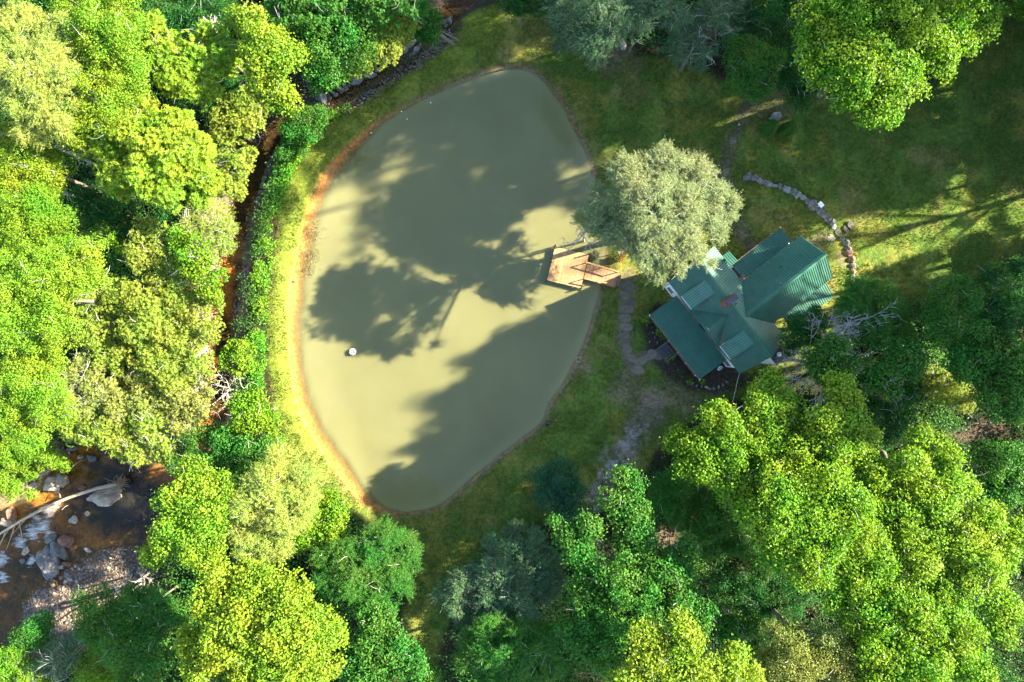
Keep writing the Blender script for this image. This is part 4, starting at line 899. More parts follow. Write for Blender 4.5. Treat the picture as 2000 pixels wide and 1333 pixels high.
def tree(name, cat, label, top, lobes, kind='broad', mat='mid', dens=1.0, base=None, group=None, trunk_mat=None, twigs=0, droop=.55, low=.0, r0=None, puff=1.0, flat=.75, grow=1.11):
    """lobes: (px, py, radius px[, height offset m]) as seen from above; top: height of the crown's top in metres"""
    seed = len(TREES); LL, WW, PR, D, style = KIND[kind]; lob = []
    cxp = np.average([l[0] for l in lobes], weights=[l[2]**2 for l in lobes]); cyp = np.average([l[1] for l in lobes], weights=[l[2]**2 for l in lobes])
    Rp = max(math.hypot(l[0]-cxp, l[1]-cyp)+l[2] for l in lobes)
    for l in lobes:
        d = math.hypot(l[0]-cxp, l[1]-cyp)/max(Rp, 1); off = l[3] if len(l) > 3 else 0
        zt = top-droop*top*.42*d*d+off; rz_guess = l[2]/18*(CAM-zt)/CAM*flat; zc = max(zt-rz_guess, .5); k = (CAM-zc-rz_guess*.3)/CAM
        x, y = P(l[0], l[1], zc+rz_guess*.3); r = l[2]/18*k*grow; lob.append((x, y, zc, r, min(r*flat, zc-.2)))
    cx = np.average([l[0] for l in lob], weights=[l[3]**2 for l in lob]); cy = np.average([l[1] for l in lob], weights=[l[3]**2 for l in lob])
    if base is None: bx, by = cx, cy
    else: bx, by = P(*base)
    if abs(bx) < 56 and abs(by) < 37:
        for _ in range(16):
            q = (np.array([bx]), np.array([by]))
            if seg_dist(*q, CREEK)[0] > 3.3 and sdf(*q, RIVER)[0] > .8 and sdf(*q, POND)[0] > .6: break
            bx += (-.4 if bx < -14 else .4)
    bz = h1(bx, by); e = empty(name, (bx, by, bz), label, cat, group)
    axis = np.array([cx, cy, top*.45]); lv = Leaves(); pcs = []
    for x, y, z, r, rz in lob:
        pr0 = min(PR*puff, r*.6); n = max(5, int(3.4*(r/pr0)**2)); d = sphere_dirs(n, -.35)
        lump = .86+.5*np.array([mnoise.noise(Vector((a*1.7+x, b*1.7+y, c*1.7))) for a, b, c in d])+RNG.uniform(-.1, .06, n)
        rr_ = np.maximum(r-pr0*.75, r*.35); q = np.stack([x+d[:, 0]*rr_*lump*1.06, y+d[:, 1]*rr_*lump*1.06, z+d[:, 2]*(rz-pr0*.4)*lump], 1)
        ni = n//5; di = sphere_dirs(ni); qi = np.stack([x+di[:, 0]*r*.5, y+di[:, 1]*r*.5, z+di[:, 2]*rz*.4], 1)
        pcs.append((np.concatenate([q, qi]), pr0*RNG.uniform(.45, 1.35, n+ni)))
    for pc, pr in pcs: fill_puffs(lv, pc, pr, axis, kind, dens)
    me = lv.mesh('crown'); LEAFSUM[0] += lv.n
    cr = link('crown', me, LM[mat], e)
    allp = np.concatenate([p for p, _ in pcs]); sel = [allp[i] for i in RNG.choice(len(allp), min(len(allp), 16+len(lob)*4+twigs//3), replace=False)]
    tg = [(l[0], l[1], l[2]+l[4]*.3) for l in lob]+[tuple(p) for p in sel]
    bark_tree((bx, by, bz), (cx, cy, max(top*.85, 1)), tg, r0 or max(.06, .017*top), trunk_mat or M_bark, e, len(lob), twigs, seed)
    twigs = max(twigs, int(Rp*.25) if top > 6 else 0)
    if twigs: add_twigs([tuple(p) for p in allp if p[2] > axis[2]] or [tuple(p) for p in allp], e, M_palebark if kind == 'hemlock' else M_greybark, twigs, seed, 1.3)
    e['_r'] = float(Rp/18*(CAM-top)/CAM); e['_h'] = float(top); e['_ox'] = float(cx-bx); e['_oy'] = float(cy-by)
    TREES.append(e); return e
def bare_tree(px, py, z0, top, spread, label, seed, n=9, mat=None, lean=(0,0), name='bare_tree', fine=False):
    x, y = P(px, py, top*.8); z0 = h1(x, y); e = empty(name, (x, y, z0), label, 'dead tree'); rs = random.Random(seed); m = MB()
    m.tube([(x,y,z0-.3),(x+lean[0]*.3,y+lean[1]*.3,z0+top*.35),(x+lean[0]*.6,y+lean[1]*.6,z0+top*.65)], [.14,.11,.08], 7); m.build('trunk', mat or M_greybark, e, True)
    m = MB(); s0 = Vector((x+lean[0]*.6, y+lean[1]*.6, z0+top*.62))
    def br(p, d, L, r, lev):
        pts = [p]; 
        for k in range(4):
            d = (d+Vector((rs.gauss(0,.28), rs.gauss(0,.28), rs.gauss(0,.12)))).normalized(); pts.append(pts[-1]+d*L/4)
        m.tube(pts, [r, r*.85, r*.7, r*.5, r*.3], 4, False)
        if lev > 0:
            for _ in range(5 if lev == 2 else 4):
                k = rs.randint(1, 4); d2 = (d+Vector((rs.gauss(0,.75), rs.gauss(0,.75), rs.gauss(0,.3)))).normalized(); br(pts[k], d2, L*rs.uniform(.4,.65), max(r*.6, .016), lev-1)
    for i in range(n):
        a = 2*math.pi*i/n+rs.uniform(-.4,.4); br(s0-Vector((0,0,rs.uniform(0,top*.2))), Vector((math.cos(a), math.sin(a), rs.uniform(.15,.8))).normalized(), spread*rs.uniform(.6,1.05), .045 if fine else .06, 3 if fine else 2)
    o = m.build('branches', mat or M_greybark, e); o['kind'] = 'stuff'; return e

# ---- trees seen in the photograph, each placed from where its crown shows
T = tree
# the big hemlock by the cabin
T('hemlock_tree','tree','big pale feathery hemlock between the pond and the cabin roof',16.8,[(1235,340,50),(1300,328,50),(1358,345,50),(1400,395,48),(1340,410,66,.5),(1275,415,66,.8),(1200,395,50,-.8),(1178,420,40,-1.5),(1150,425,24,-2.5),(1185,450,26,-2),(1402,450,32,-.8),(1325,485,42,-.6),(1283,528,24,-1.6),(1265,490,38,-.8),(1360,492,20,-1.2),(1388,512,9,-1.6),(1330,525,12,-1.8),(1215,455,34,-1.2),(1300,395,52,-7),(1245,420,52,-7),(1330,455,48,-7),(1270,470,40,-8)],'hemlock','sage',1.0,base=(1252,455),twigs=260,droop=.3,r0=.34,trunk_mat=M_palebark,grow=1.02)
# top right
T('maple_tree','tree','largest bright green crown at the top right hanging over the lawn',21,[(1620,50,55),(1690,20,70),(1610,125,48),(1685,120,70,.5),(1765,60,70,.6),(1850,30,62),(1905,35,42),(1830,105,48),(1875,85,38),(1760,150,52),(1670,175,45,-.3),(1720,200,42,-.6),(1738,222,26,-.8),(1698,228,24,-.8),(1640,80,60)],'broad','bright',base=(1600,185),twigs=30,droop=.3)
T('hemlock_tree','tree','grey green feathery hemlock at the top edge with its leaning trunk showing',15,[(1130,25,48),(1190,35,55),(1165,75,38),(1255,20,48),(1310,25,36),(1165,110,22,-1.5),(1215,0,50)],'hemlock','bluish',base=(1218,92),twigs=120,trunk_mat=M_palebark,r0=.3)
T('hemlock_tree','tree','thin grey twiggy hemlock in deep shade right of the leaning trunk',12,[(1345,85,38),(1330,50,36),(1400,40,48),(1440,20,40),(1375,110,22)],'hemlock','bluish',.55,twigs=160)
T('young_maple_tree','tree','dappled green tree overhanging the top end of the footpath',12,[(1478,128,40),(1458,152,32),(1450,98,38),(1490,172,22),(1510,110,26),(1470,185,16)],'fine','mid',twigs=20,base=(1490,140))
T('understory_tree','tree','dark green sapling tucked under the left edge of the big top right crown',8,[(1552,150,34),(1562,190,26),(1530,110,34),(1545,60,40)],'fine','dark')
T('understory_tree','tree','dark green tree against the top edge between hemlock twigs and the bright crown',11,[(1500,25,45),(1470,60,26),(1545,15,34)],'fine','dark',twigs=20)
T('shrub','shrub','bright grassy shrub cut off by the top right corner',3,[(1990,8,26),(1965,20,14)],'shrub','bank')
T('shrub','shrub','shaded grey green shrub at the top edge right of the creek outlet',7,[(1045,5,30),(1000,-5,34),(1010,15,18)],'fine','dark')
T('hemlock_tree','tree','shaded low hemlock bough reaching down from the top edge above the pond',9,[(1100,70,24),(1110,35,34),(1090,15,30)],'hemlock','bluish',.7,twigs=40)
# top centre, beyond the creek
T('maple_tree','tree','leafy dark green tree leaning over the black creek below the yellow crown',10,[(600,55,56),(655,95,58),(625,140,38),(690,60,48),(640,155,22)],'broad','mid')
T('laurel_thicket','shrub','wide olive dark thicket above the pebbly run of the creek',8,[(735,75,52),(700,115,32),(770,50,46),(690,25,46),(760,95,26)],'laurel','laurel',base=(700,60))
T('evergreen_tree','tree','deep green tree in shade at the top edge left of the creek stones',11,[(600,5,52),(550,20,40),(650,0,48)],'laurel','mid')
T('evergreen_tree','tree','deep green tree at the top edge next to the creek mouth',11,[(730,0,48),(785,0,44),(815,10,24)],'laurel','mid')
T('shrub','shrub','rounded green bush on the near creek side overhanging the stone heap',5,[(832,40,32),(838,62,24),(818,30,20)],'broad','mid',puff=.7)
T('shrub','shrub','leafy bush between the creek bend and the upper grassy bank',4,[(592,238,36),(620,225,20),(565,252,22),(600,265,20)],'shrub','mid')
T('shrub','shrub','low leafy bush on the bank just below the creek bend',3,[(572,275,24),(556,300,18),(590,290,14)],'shrub','mid')
# yellow tree and neighbours
T('yellow_maple_tree','tree','glowing yellow green crown beside the creek at upper left',16,[(466,34,28),(495,42,32),(516,92,50,.5),(545,128,42),(512,138,36),(548,188,34,-1.2),(570,110,24)],'broad','yellow',twigs=8,base=(520,150))
T('palmate_tree','tree','mid green crown with star shaped leaf clusters left of the yellow crown',14,[(300,62,32),(326,112,42),(376,128,46),(355,165,34),(330,155,30),(400,160,30)],'palm','lime')
T('palmate_tree','tree','narrow bluish green crown squeezed between palmate and yellow crowns',13,[(412,72,26),(440,100,30),(450,130,22),(400,60,20)],'palm','lime')
T('laurel_thicket','shrub','shaded olive thicket left of the black creek bend',7,[(425,200,42),(450,245,44),(488,235,32),(478,195,32),(505,210,20)],'laurel','laurel',base=(450,215))
T('laurel_thicket','shrub','small sunlit olive thicket where the creek turns rusty',6,[(455,335,38),(445,370,28),(480,310,24),(425,350,24)],'laurel','laurel',twigs=10)
T('hemlock_tree','tree','shaded dark tree in the gap at the top left beside a pale trunk',8,[(330,40,36),(380,45,40),(420,20,34),(290,20,30)],'fine','dark',twigs=10)
T('understory_tree','tree','dark green understory in the hollow below the palmate crown',7,[(420,140,34),(455,160,34),(400,205,28),(370,200,24)],'fine','dark')
# far left column of crowns, top to bottom
T('willow_like_tree','tree','pale yellow crown with streaming twigs at the top left corner',18,[(45,170,62),(95,130,52),(95,200,52),(35,60,60),(130,70,48),(60,240,40),(20,120,50)],'hemlock','pale',1.0,twigs=120)
T('locust_tree','tree','bright green fine leaved crown along the top edge at left',17,[(185,55,56),(235,60,46),(215,115,55),(265,130,28),(240,10,40),(140,10,50)],'fine','lime',twigs=20)
T('locust_tree','tree','yellow green fine leaved crown between streaming and palmate crowns',16,[(190,190,56),(245,175,40),(150,245,50),(215,240,38),(290,215,26)],'fine','yellow',twigs=25)
T('ash_tree','tree','broad star leafed sunny crown directly left of the creek bend',16,[(210,280,42),(270,250,50),(330,245,42),(300,310,64,.5),(370,305,48),(235,340,46),(400,350,34,-1),(320,370,44),(350,270,40),(390,390,22,-1)],'palm','yellow',1.1)
T('locust_tree','tree','yellow green crown with bare grey branches at the left edge',14,[(50,305,56),(95,340,38),(30,350,38),(20,290,40),(100,370,20)],'fine','yellow',twigs=50)
T('locust_tree','tree','rounded green crown at the left edge below the bare branches',15,[(50,430,62),(105,450,44),(20,470,52),(125,480,24),(70,400,36)],'fine','bright',twigs=15)
T('locust_tree','tree','big soft green crown filling the left edge at mid height',17,[(40,560,66),(95,560,60),(150,520,45),(50,640,62),(100,640,48),(170,490,30),(180,540,30),(10,600,60)],'fine','lime',twigs=40)
T('locust_tree','tree','soft green crown at the left edge just above the river clearing crowns',15,[(45,740,62),(100,790,48),(20,810,56),(80,700,40),(60,840,36)],'fine','lime',twigs=30)
T('understory_tree','tree','shaded green tree in the dark gully between the left crowns',8,[(215,425,42),(260,450,30),(180,420,30),(170,380,30),(240,400,30),(320,415,30)],'fine','dark')
T('understory_tree','tree','small vivid green treelet lighting up the dark gully',8,[(205,460,26),(190,440,20),(225,475,18)],'broad','bright',puff=.7)
T('hemlock_tree','tree','greyish twiggy crown overhanging the rusty creek bed',9,[(405,420,34),(430,450,30),(380,430,30),(430,475,20)],'hemlock','pale',.9,twigs=120)
T('beech_tree','tree','fresh green crown left of the narrow rusty creek',10,[(380,500,38),(400,545,32),(350,470,26),(415,575,18)],'broad','bright',puff=.75,twigs=10)
T('laurel_thicket','shrub','olive twiggy thicket just right of the small vivid treelet',9,[(290,460,36),(275,500,34),(325,500,30)],'laurel','laurel',twigs=50)
T('laurel_thicket','shrub','golden olive thicket at the centre of the left woods',9,[(280,590,50),(230,580,40),(330,570,44),(300,630,40),(260,640,34)],'laurel','laurel')
T('laurel_thicket','shrub','olive thicket facing the pale sandbar of the narrow creek',8,[(380,610,40),(400,650,30),(350,640,34),(410,590,24)],'laurel','laurel')
T('laurel_thicket','shrub','yellowish olive thicket left of the golden one',8,[(190,600,38),(180,650,34),(215,690,36),(165,560,24)],'laurel','laurel')
T('laurel_thicket','shrub','brightest yellow thicket just left of the round green shrub',8,[(340,690,44),(385,710,34),(290,700,40),(330,740,34)],'laurel','laurel')
T('laurel_thicket','shrub','pinkish twiggy thicket with bare stems near the left edge',8,[(160,730,40),(190,760,34),(130,760,24),(150,790,30)],'laurel','olive',.8,twigs=110)
T('laurel_thicket','shrub','sunlit thicket with pale blossom left of the tangled brush',7,[(255,755,44),(230,800,40),(290,790,40)],'laurel','olive')
T('laurel_thicket','shrub','twiggy thicket overhanging the top of the dark river pool',7,[(300,850,40),(270,880,30),(330,880,30),(290,820,34)],'laurel','laurel',twigs=110)
T('laurel_thicket','shrub','olive green thicket left of the twiggy one above the pool',7,[(220,850,38),(180,840,34),(240,880,24),(140,840,26)],'laurel','laurel')
T('laurel_thicket','shrub','green gold thicket between tangled brush and river',7,[(360,830,36),(385,790,34),(350,780,34)],'laurel','olive')
T('dogwood_tree','tree','soft green little tree at the bottom of the narrow creek',7,[(385,870,34),(350,905,26),(410,850,24)],'fine','mid')
T('round_shrub','shrub','round vivid green shrub beside the narrow creek left of the bank',5,[(462,697,32)],'broad','bright',puff=.6)
T('shrub','shrub','tall fresh green shrub at the lower left shoulder of the grassy bank',8,[(485,820,38),(520,830,26),(470,790,24),(500,780,20)],'broad','bright',puff=.7)
T('shrub','shrub','leafy green shrub below the fresh one touching the bank end',8,[(470,880,44),(520,875,28),(435,860,24),(430,905,34)],'broad','mid',puff=.75)
T('shrub','shrub','light green bush on the grass corner below the bank',5,[(540,880,26),(560,900,18),(520,905,24)],'shrub','bank')
# bottom left
T('river_shrub','shrub','vivid green shrub on the left river bank above the log',4,[(60,870,34),(95,895,26),(30,880,34),(125,905,14)],'shrub','lime')
T('river_shrub','shrub','yellow green bank shrub at the left edge beside the rapids',3,[(20,925,34),(55,920,22),(15,960,20),(60,965,12)],'shrub','lime')
T('maple_tree','tree','lacy yellow green maple leaning out over the dark pool',13,[(385,938,40),(352,985,46),(402,1000,44,.4),(330,1058,40),(392,1060,48,.3),(298,1085,22,-1),(412,1108,34),(440,960,30),(345,1025,40)],'broad','lime',base=(430,1020))
T('hemlock_tree','tree','pale feathery hemlock at the lower left corner of the pond',13,[(545,930,50),(598,945,38),(500,985,48),(565,1000,50),(475,1045,40),(540,1065,32),(520,950,40),(500,1080,26)],'hemlock','pale',1.0,twigs=90)
T('maple_tree','tree','fresh green crown below the pond corner touching the feathery hemlock',10,[(630,990,38),(655,1000,28),(600,1030,36),(640,1045,32),(585,1060,22)],'broad','bright',puff=.8)
T('hemlock_tree','tree','shaded bushy hemlock at the foot of the pond bank',12,[(735,1085,62),(785,1080,40),(690,1115,50),(760,1140,50),(710,1165,36),(650,1130,36),(640,1090,30)],'hemlock','mid',1.1,twigs=50)
T('tulip_tree','tree','biggest sunlit yellow green crown at the bottom left',19,[(430,1175,50),(500,1150,55),(565,1175,50),(460,1245,72,.5),(560,1255,72,.5),(395,1290,46),(620,1230,44),(515,1330,76),(655,1240,26,-.8),(370,1250,30,-.8),(600,1310,60)],'broad','yellow',base=(560,1130),droop=.35,twigs=30)
T('maple_tree','tree','shaded green maple right of the biggest yellow crown at the bottom',14,[(735,1215,34),(730,1270,48),(790,1290,40),(690,1290,36),(770,1240,26),(820,1330,34),(720,1330,44)],'broad','mid',base=(750,1180))
T('understory_tree','tree','shaded green tree below the gravel bar with a dead white branch',9,[(190,1185,44),(220,1215,40),(170,1225,30)],'fine','mid',twigs=20)
T('understory_tree','tree','feathery dull green tree at the right end of the gravel bar',9,[(275,1185,38),(310,1180,30),(250,1170,24),(300,1215,34)],'hemlock','mid',1.0,twigs=40)
T('understory_tree','tree','dark green rounded tree at the bottom left between grey twigs and yellow crown',10,[(240,1270,50),(300,1270,44),(270,1320,44),(340,1220,28)],'fine','mid')
T('understory_tree','tree','small shaded tree in the bottom left near the white driftwood twig',7,[(62,1235,28),(45,1255,26),(85,1215,20),(80,1250,24)],'fine','mid')
T('understory_tree','tree','grey twiggy bush at the bottom edge far left',8,[(110,1290,34),(90,1320,34),(130,1260,20)],'hemlock','bluish',.7,twigs=90)
T('understory_tree','tree','green tree in the bottom left corner',8,[(25,1300,40),(60,1330,34),(180,1310,44)],'fine','bright')
# bottom middle
T('yew_shrub','shrub','dark blue green feathery bush standing alone on the shaded lawn below the pond',6,[(1095,940,40),(1070,965,30),(1120,965,30),(1100,985,30),(1055,930,20)],'fine','deep',1.0)
T('hemlock_tree','tree','large dim grey green hemlock at the bottom centre',13,[(985,1120,60),(1040,1090,48),(930,1160,56),(1010,1180,62),(950,1220,50),(1010,1050,24,-1.5),(885,1165,28),(1060,1140,40)],'hemlock','bluish',1.05,twigs=110)
T('hemlock_tree','tree','soft green hemlock at the bottom edge below the large dim one',15,[(1000,1270,66),(1055,1290,48),(945,1280,46),(1000,1330,60),(1050,1240,30)],'hemlock','mid',1.15,twigs=40)
T('tulip_tree','tree','green crown with ragged arms and a dark hole at the bottom centre right',17,[(1225,945,32),(1205,985,34),(1243,1000,34),(1150,1035,26),(1105,1045,24),(1082,1022,14),(1235,1050,40),(1130,1085,30),(1270,1110,48),(1205,1125,50,.5),(1320,1105,38),(1345,1065,18),(1150,1165,46),(1235,1185,64,.6),(1330,1165,46),(1365,1205,32),(1135,1235,42),(1190,1265,52)],'broad','mid',base=(1225,1110),droop=.25,twigs=30)
T('tulip_tree','tree','sunlit yellow crown rising at the bottom edge right of centre',21,[(1262,1245,30),(1325,1215,24),(1335,1260,38),(1280,1290,46),(1350,1310,50),(1240,1330,44),(1430,1300,34),(1450,1330,40)],'broad','yellow',base=(1320,1190),droop=.25)
T('understory_tree','tree','shaded green tree just left of the lower right giant crown near the dirt patch',9,[(1335,945,42),(1300,965,30),(1385,985,42),(1330,1000,28)],'hemlock','mid',1.1,twigs=20)
T('understory_tree','tree','shaded feathery tree under the left edge of the lower right giant crown',10,[(1420,1010,46),(1390,1050,38),(1450,1060,36)],'hemlock','mid',1.1,twigs=20)
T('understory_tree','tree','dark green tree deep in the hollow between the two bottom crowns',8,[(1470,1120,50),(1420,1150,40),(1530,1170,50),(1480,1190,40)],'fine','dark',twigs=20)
T('understory_tree','tree','small green bush in the bottom hollow beside the yellow crown',11,[(1430,1235,32),(1470,1225,24),(1480,1270,26)],'broad','mid',puff=.8)
T('hemlock_tree','tree','olive feathery tree at the bottom edge right of the yellow crown',19,[(1530,1260,44),(1560,1300,50),(1620,1270,46),(1660,1310,50),(1690,1250,36),(1500,1310,36)],'fine','olive',1.1,twigs=60)
# lower right giants
T('tulip_tree','tree','sunlit pointed crown reaching up to the south corner of the cabin roof',17,[(1508,742,24,-.5),(1490,780,34),(1540,795,34),(1510,820,40),(1400,815,30),(1440,835,46),(1345,865,38),(1420,890,58),(1500,875,52),(1565,850,34),(1360,910,40)],'broad','bright',base=(1430,830),droop=.3,twigs=12)
T('tulip_tree','tree','sunlit crown with two rounded horns right of the pointed crown',18,[(1640,758,30),(1662,795,34),(1620,830,44),(1688,845,32),(1600,905,60),(1530,955,60),(1450,960,50),(1650,890,50)],'broad','lime',base=(1570,840),droop=.3)
T('tulip_tree','tree','knobbly sunlit crown beside the sandy track at the right',19,[(1797,848,26),(1838,888,40),(1778,915,46),(1700,935,52),(1878,950,36),(1825,975,60,.4),(1745,1000,60)],'broad','lime',base=(1720,880),droop=.3)
T('tulip_tree','tree','deep green heart of the giant crown group at the lower right',21,[(1555,1045,72,.4),(1640,1030,70,.6),(1590,1110,50),(1695,1090,62,.4),(1495,1010,46),(1530,980,46),(1640,970,50)],'broad','bright',base=(1530,960),droop=.25,twigs=25)
T('tulip_tree','tree','crown with bright lobes spilling over the right edge low down',20,[(1925,1020,46),(1898,1088,64,.4),(1805,1080,64,.4),(1965,1085,34),(1850,1150,54),(1958,1195,42),(1990,1050,30)],'broad','lime',base=(1780,980),droop=.25)
T('tulip_tree','tree','mixed green crown at the bottom right corner',20,[(1700,1170,72,.3),(1790,1190,72,.5),(1870,1240,56),(1800,1290,70),(1900,1305,44),(1730,1250,56),(1960,1240,26),(1720,1330,46)],'broad','bright',base=(1700,1080),droop=.25,twigs=25)
# right, behind the cabin
T('holly_tree','tree','dark rounded tree touching the wing roof of the cabin',9,[(1560,650,32),(1590,635,34),(1545,675,20),(1600,615,22)],'shrub','dark',puff=1.2)
T('maple_tree','tree','bright topped green tree in front of the grey dead branches',12,[(1628,690,34),(1600,712,30),(1650,715,28),(1620,735,24)],'broad','mid',puff=.8)
T('hemlock_tree','tree','shaded feathery tree behind the grey dead branches',10,[(1720,600,46),(1680,580,34),(1755,640,36),(1700,640,38),(1660,605,26)],'hemlock','mid',1.2)
T('maple_tree','tree','dark leafy tree right of the dead branches with drooping outer boughs',12,[(1765,695,38),(1790,720,26),(1730,730,34),(1700,745,24),(1740,760,20)],'broad','mid')
T('oak_tree','tree','dark green crown at the right below the striped lawn',13,[(1880,590,50),(1850,635,44),(1900,640,44),(1835,585,28)],'fine','mid',base=(1830,610))
T('oak_tree','tree','dark crown at the right edge beside the striped lawn',13,[(1955,560,44),(1990,600,50),(1950,620,40),(1990,530,24)],'shrub','dark',1.0,puff=1.3)
T('oak_tree','tree','shaded crown filling the right edge above the sandy track',13,[(1900,705,44),(1950,690,48),(1990,720,50),(1955,770,50),(1920,660,34),(1990,800,30)],'broad','mid')
T('laurel_thicket','shrub','dim olive thicket in the hollow left of the sandy track',7,[(1850,755,36),(1820,740,26),(1880,780,28)],'laurel','laurel',.9,twigs=30)
T('understory_tree','tree','shaded green tree at the right edge below the sandy track',12,[(1950,905,40),(1985,950,40),(1930,960,26),(1990,900,34)],'broad','mid')
T('understory_tree','tree','dark understory tree in the gap between knobbly crown and dead branches',7,[(1760,800,34),(1700,800,30),(1790,760,26),(1740,840,30)],'fine','dark',twigs=30)
# dead and bare ones
bare_tree(1628,692,0,12.2,5.2,'leafless grey tree with a web of bare branches right of the cabin',4,16,fine=True)
bare_tree(22,252,0,19,3.0,'bare grey crooked branches at the left edge high up',8,4)
bare_tree(30,345,0,16,2.6,'bare pale branches poking from the yellow green left edge crown',12,5)
bare_tree(1160,447,0,10,2.6,'dead pale boughs at the pond side of the big hemlock',15,6,M_palebark,lean=(-1.2,0))
bare_tree(430,765,0,4,3.2,'tangle of pale dead brush beside the creek under the round shrub',21,9,M_palebark)
bare_tree(178,1205,0,9.5,2.0,'white dead branch curling over the shaded trees below the gravel bar',23,4,M_palebark)
bare_tree(222,1165,0,7,1.9,'bare forked white branch at the lower end of the gravel bar',27,4,M_palebark)
bare_tree(372,8,0,17,1.5,'thick pale trunk top leaning in the dark gap at the top left',37,3,M_palebark)

# clipped conical shrubs with pale lit rims
def clipped(px, py, base_px, label, seed):
    x, y = P(*base_px); e = empty('clipped_shrub', (x, y, 0), label, 'shrub', 'pair of clipped cone shrubs'); lv = Leaves(); n = 5200
    t = RNG.uniform(0, 1, n)**.8; a = RNG.uniform(0, 2*np.pi, n); r = .88*(1-t**2.4)**.8*(.9+.1*np.sin(a*5+seed)); h = .1+2.9*t
    c = np.stack([x+r*np.cos(a), y+r*np.sin(a), h], 1); nr = np.stack([np.cos(a), np.sin(a), .6+t], 1)+RNG.normal(0, .4, (n, 3)); s = RNG.uniform(.7, 1.2, n)
    lv.add(c, nr, .13*s, .08*s); link('crown', lv.mesh('crown'), LM['mid'], e); m = MB(); m.tube([(x,y,-.2),(x,y,2.4)], [.08,.03], 6); m.build('trunk', M_bark, e)
clipped(1500, 250, (1496,256), 'left one of the two clipped cone shrubs standing on the shaded lawn', 1)
clipped(1538, 252, (1533,258), 'right one of the two clipped cone shrubs standing on the shaded lawn', 2)
T('flower_shrub','shrub','small vivid yellow bush at the pond edge under the hemlock',1.2,[(1199,490,9),(1195,500,5)],'shrub','yellow',puff=.6)
T('flower_shrub','shrub','small golden orange plant beside the vivid yellow bush',.8,[(1214,503,8),(1222,498,6)],'shrub','golden',puff=.6)
for px, py, r_, lab in ((1297,655,9,'little green shrub left of the porch steps'),(1262,626,7,'small green plant at the pond side corner of the porch'),(1286,648,5,'low yellowish plant in the bed left of the porch steps'),(1316,696,6,'small green plant right of the porch steps'),(1303,704,5,'small yellowish plant in front of the porch steps'),(1349,746,6,'light green plant in the bed below the porch corner'),(1372,745,5,'dull green plant in the dark bed south of the porch')):
    T('bed_plant','plant',lab,.9,[(px,py,r_)],'shrub','bank',puff=.5)

# ---- countless low growth: undergrowth, bank plants, grass tufts
def mask_forest(X, Y):
    ok = (sdf(X, Y, LAWN) > .3) & (sdf(X, Y, RIVER) > .9) & (sdf(X, Y, BAR) > -.6) & (seg_dist(X, Y, CREEK) > 2.7) & (sdf(X, Y, POND) > 2) & (seg_dist(X, Y, ROAD) > 1.2)
    for qx, qy, rr_ in ((1290,1050,1.6),(425,640,1.3),(1185,1035,2.2)): 
        x, y = P(qx, qy); ok &= np.hypot(X-x, Y-y) > rr_
    return ok
def undergrowth():
    n = 15000; X = RNG.uniform(-60, 60, n); Y = RNG.uniform(-42, 42, n); k = mask_forest(X, Y) & (fbm(X, Y, .22, 3) > .33); X, Y = X[k], Y[k]
    hh = RNG.uniform(.4, 2.4, len(X)); Z = height(X, Y)+hh; lv = Leaves(); m = 34
    idx = np.repeat(np.arange(len(X)), m); c = np.stack([X, Y, Z], 1)[idx]+RNG.normal(0, .42, (len(idx), 3))*np.array([1,1,.5]); s = RNG.uniform(.7, 1.3, len(idx))
    lv.add(c, np.array([0,0,1.])+RNG.normal(0, .5, (len(idx), 3)), .26*s, .15*s); LEAFSUM[0] += len(idx)
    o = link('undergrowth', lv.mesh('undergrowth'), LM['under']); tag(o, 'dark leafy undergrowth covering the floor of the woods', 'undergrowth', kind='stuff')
undergrowth()
def thicket():
    n = 16000; X = RNG.uniform(-60, 60, n); Y = RNG.uniform(-42, 42, n); k = mask_forest(X, Y) & (fbm(X+31, Y, .3, 3) > .42) & (seg_dist(X, Y, CREEK) > 3.6) & (sdf(X, Y, LAWN) > 2.5) & (sdf(X, Y, BAR) > 1) & (sdf(X, Y, RIVER) > 2); X, Y = X[k], Y[k]
    hh = 1.5+7*np.clip(fbm(X, Y+60, .25, 2)-.3, 0, .6)*RNG.uniform(.6, 1, len(X)); Z = height(X, Y)+hh; lv = Leaves(); m = 30
    idx = np.repeat(np.arange(len(X)), m); c = np.stack([X, Y, Z], 1)[idx]+RNG.normal(0, .4, (len(idx), 3)); s = RNG.uniform(.7, 1.3, len(idx))
    lv.add(c, np.array([0,0,1.])+RNG.normal(0, .5, (len(idx), 3)), .22*s, .14*s); LEAFSUM[0] += len(idx)
    o = link('thicket', lv.mesh('thicket'), LM['mid']); tag(o, 'tangled green saplings and brush filling the gaps between the crowns', 'thicket', kind='stuff')
thicket()
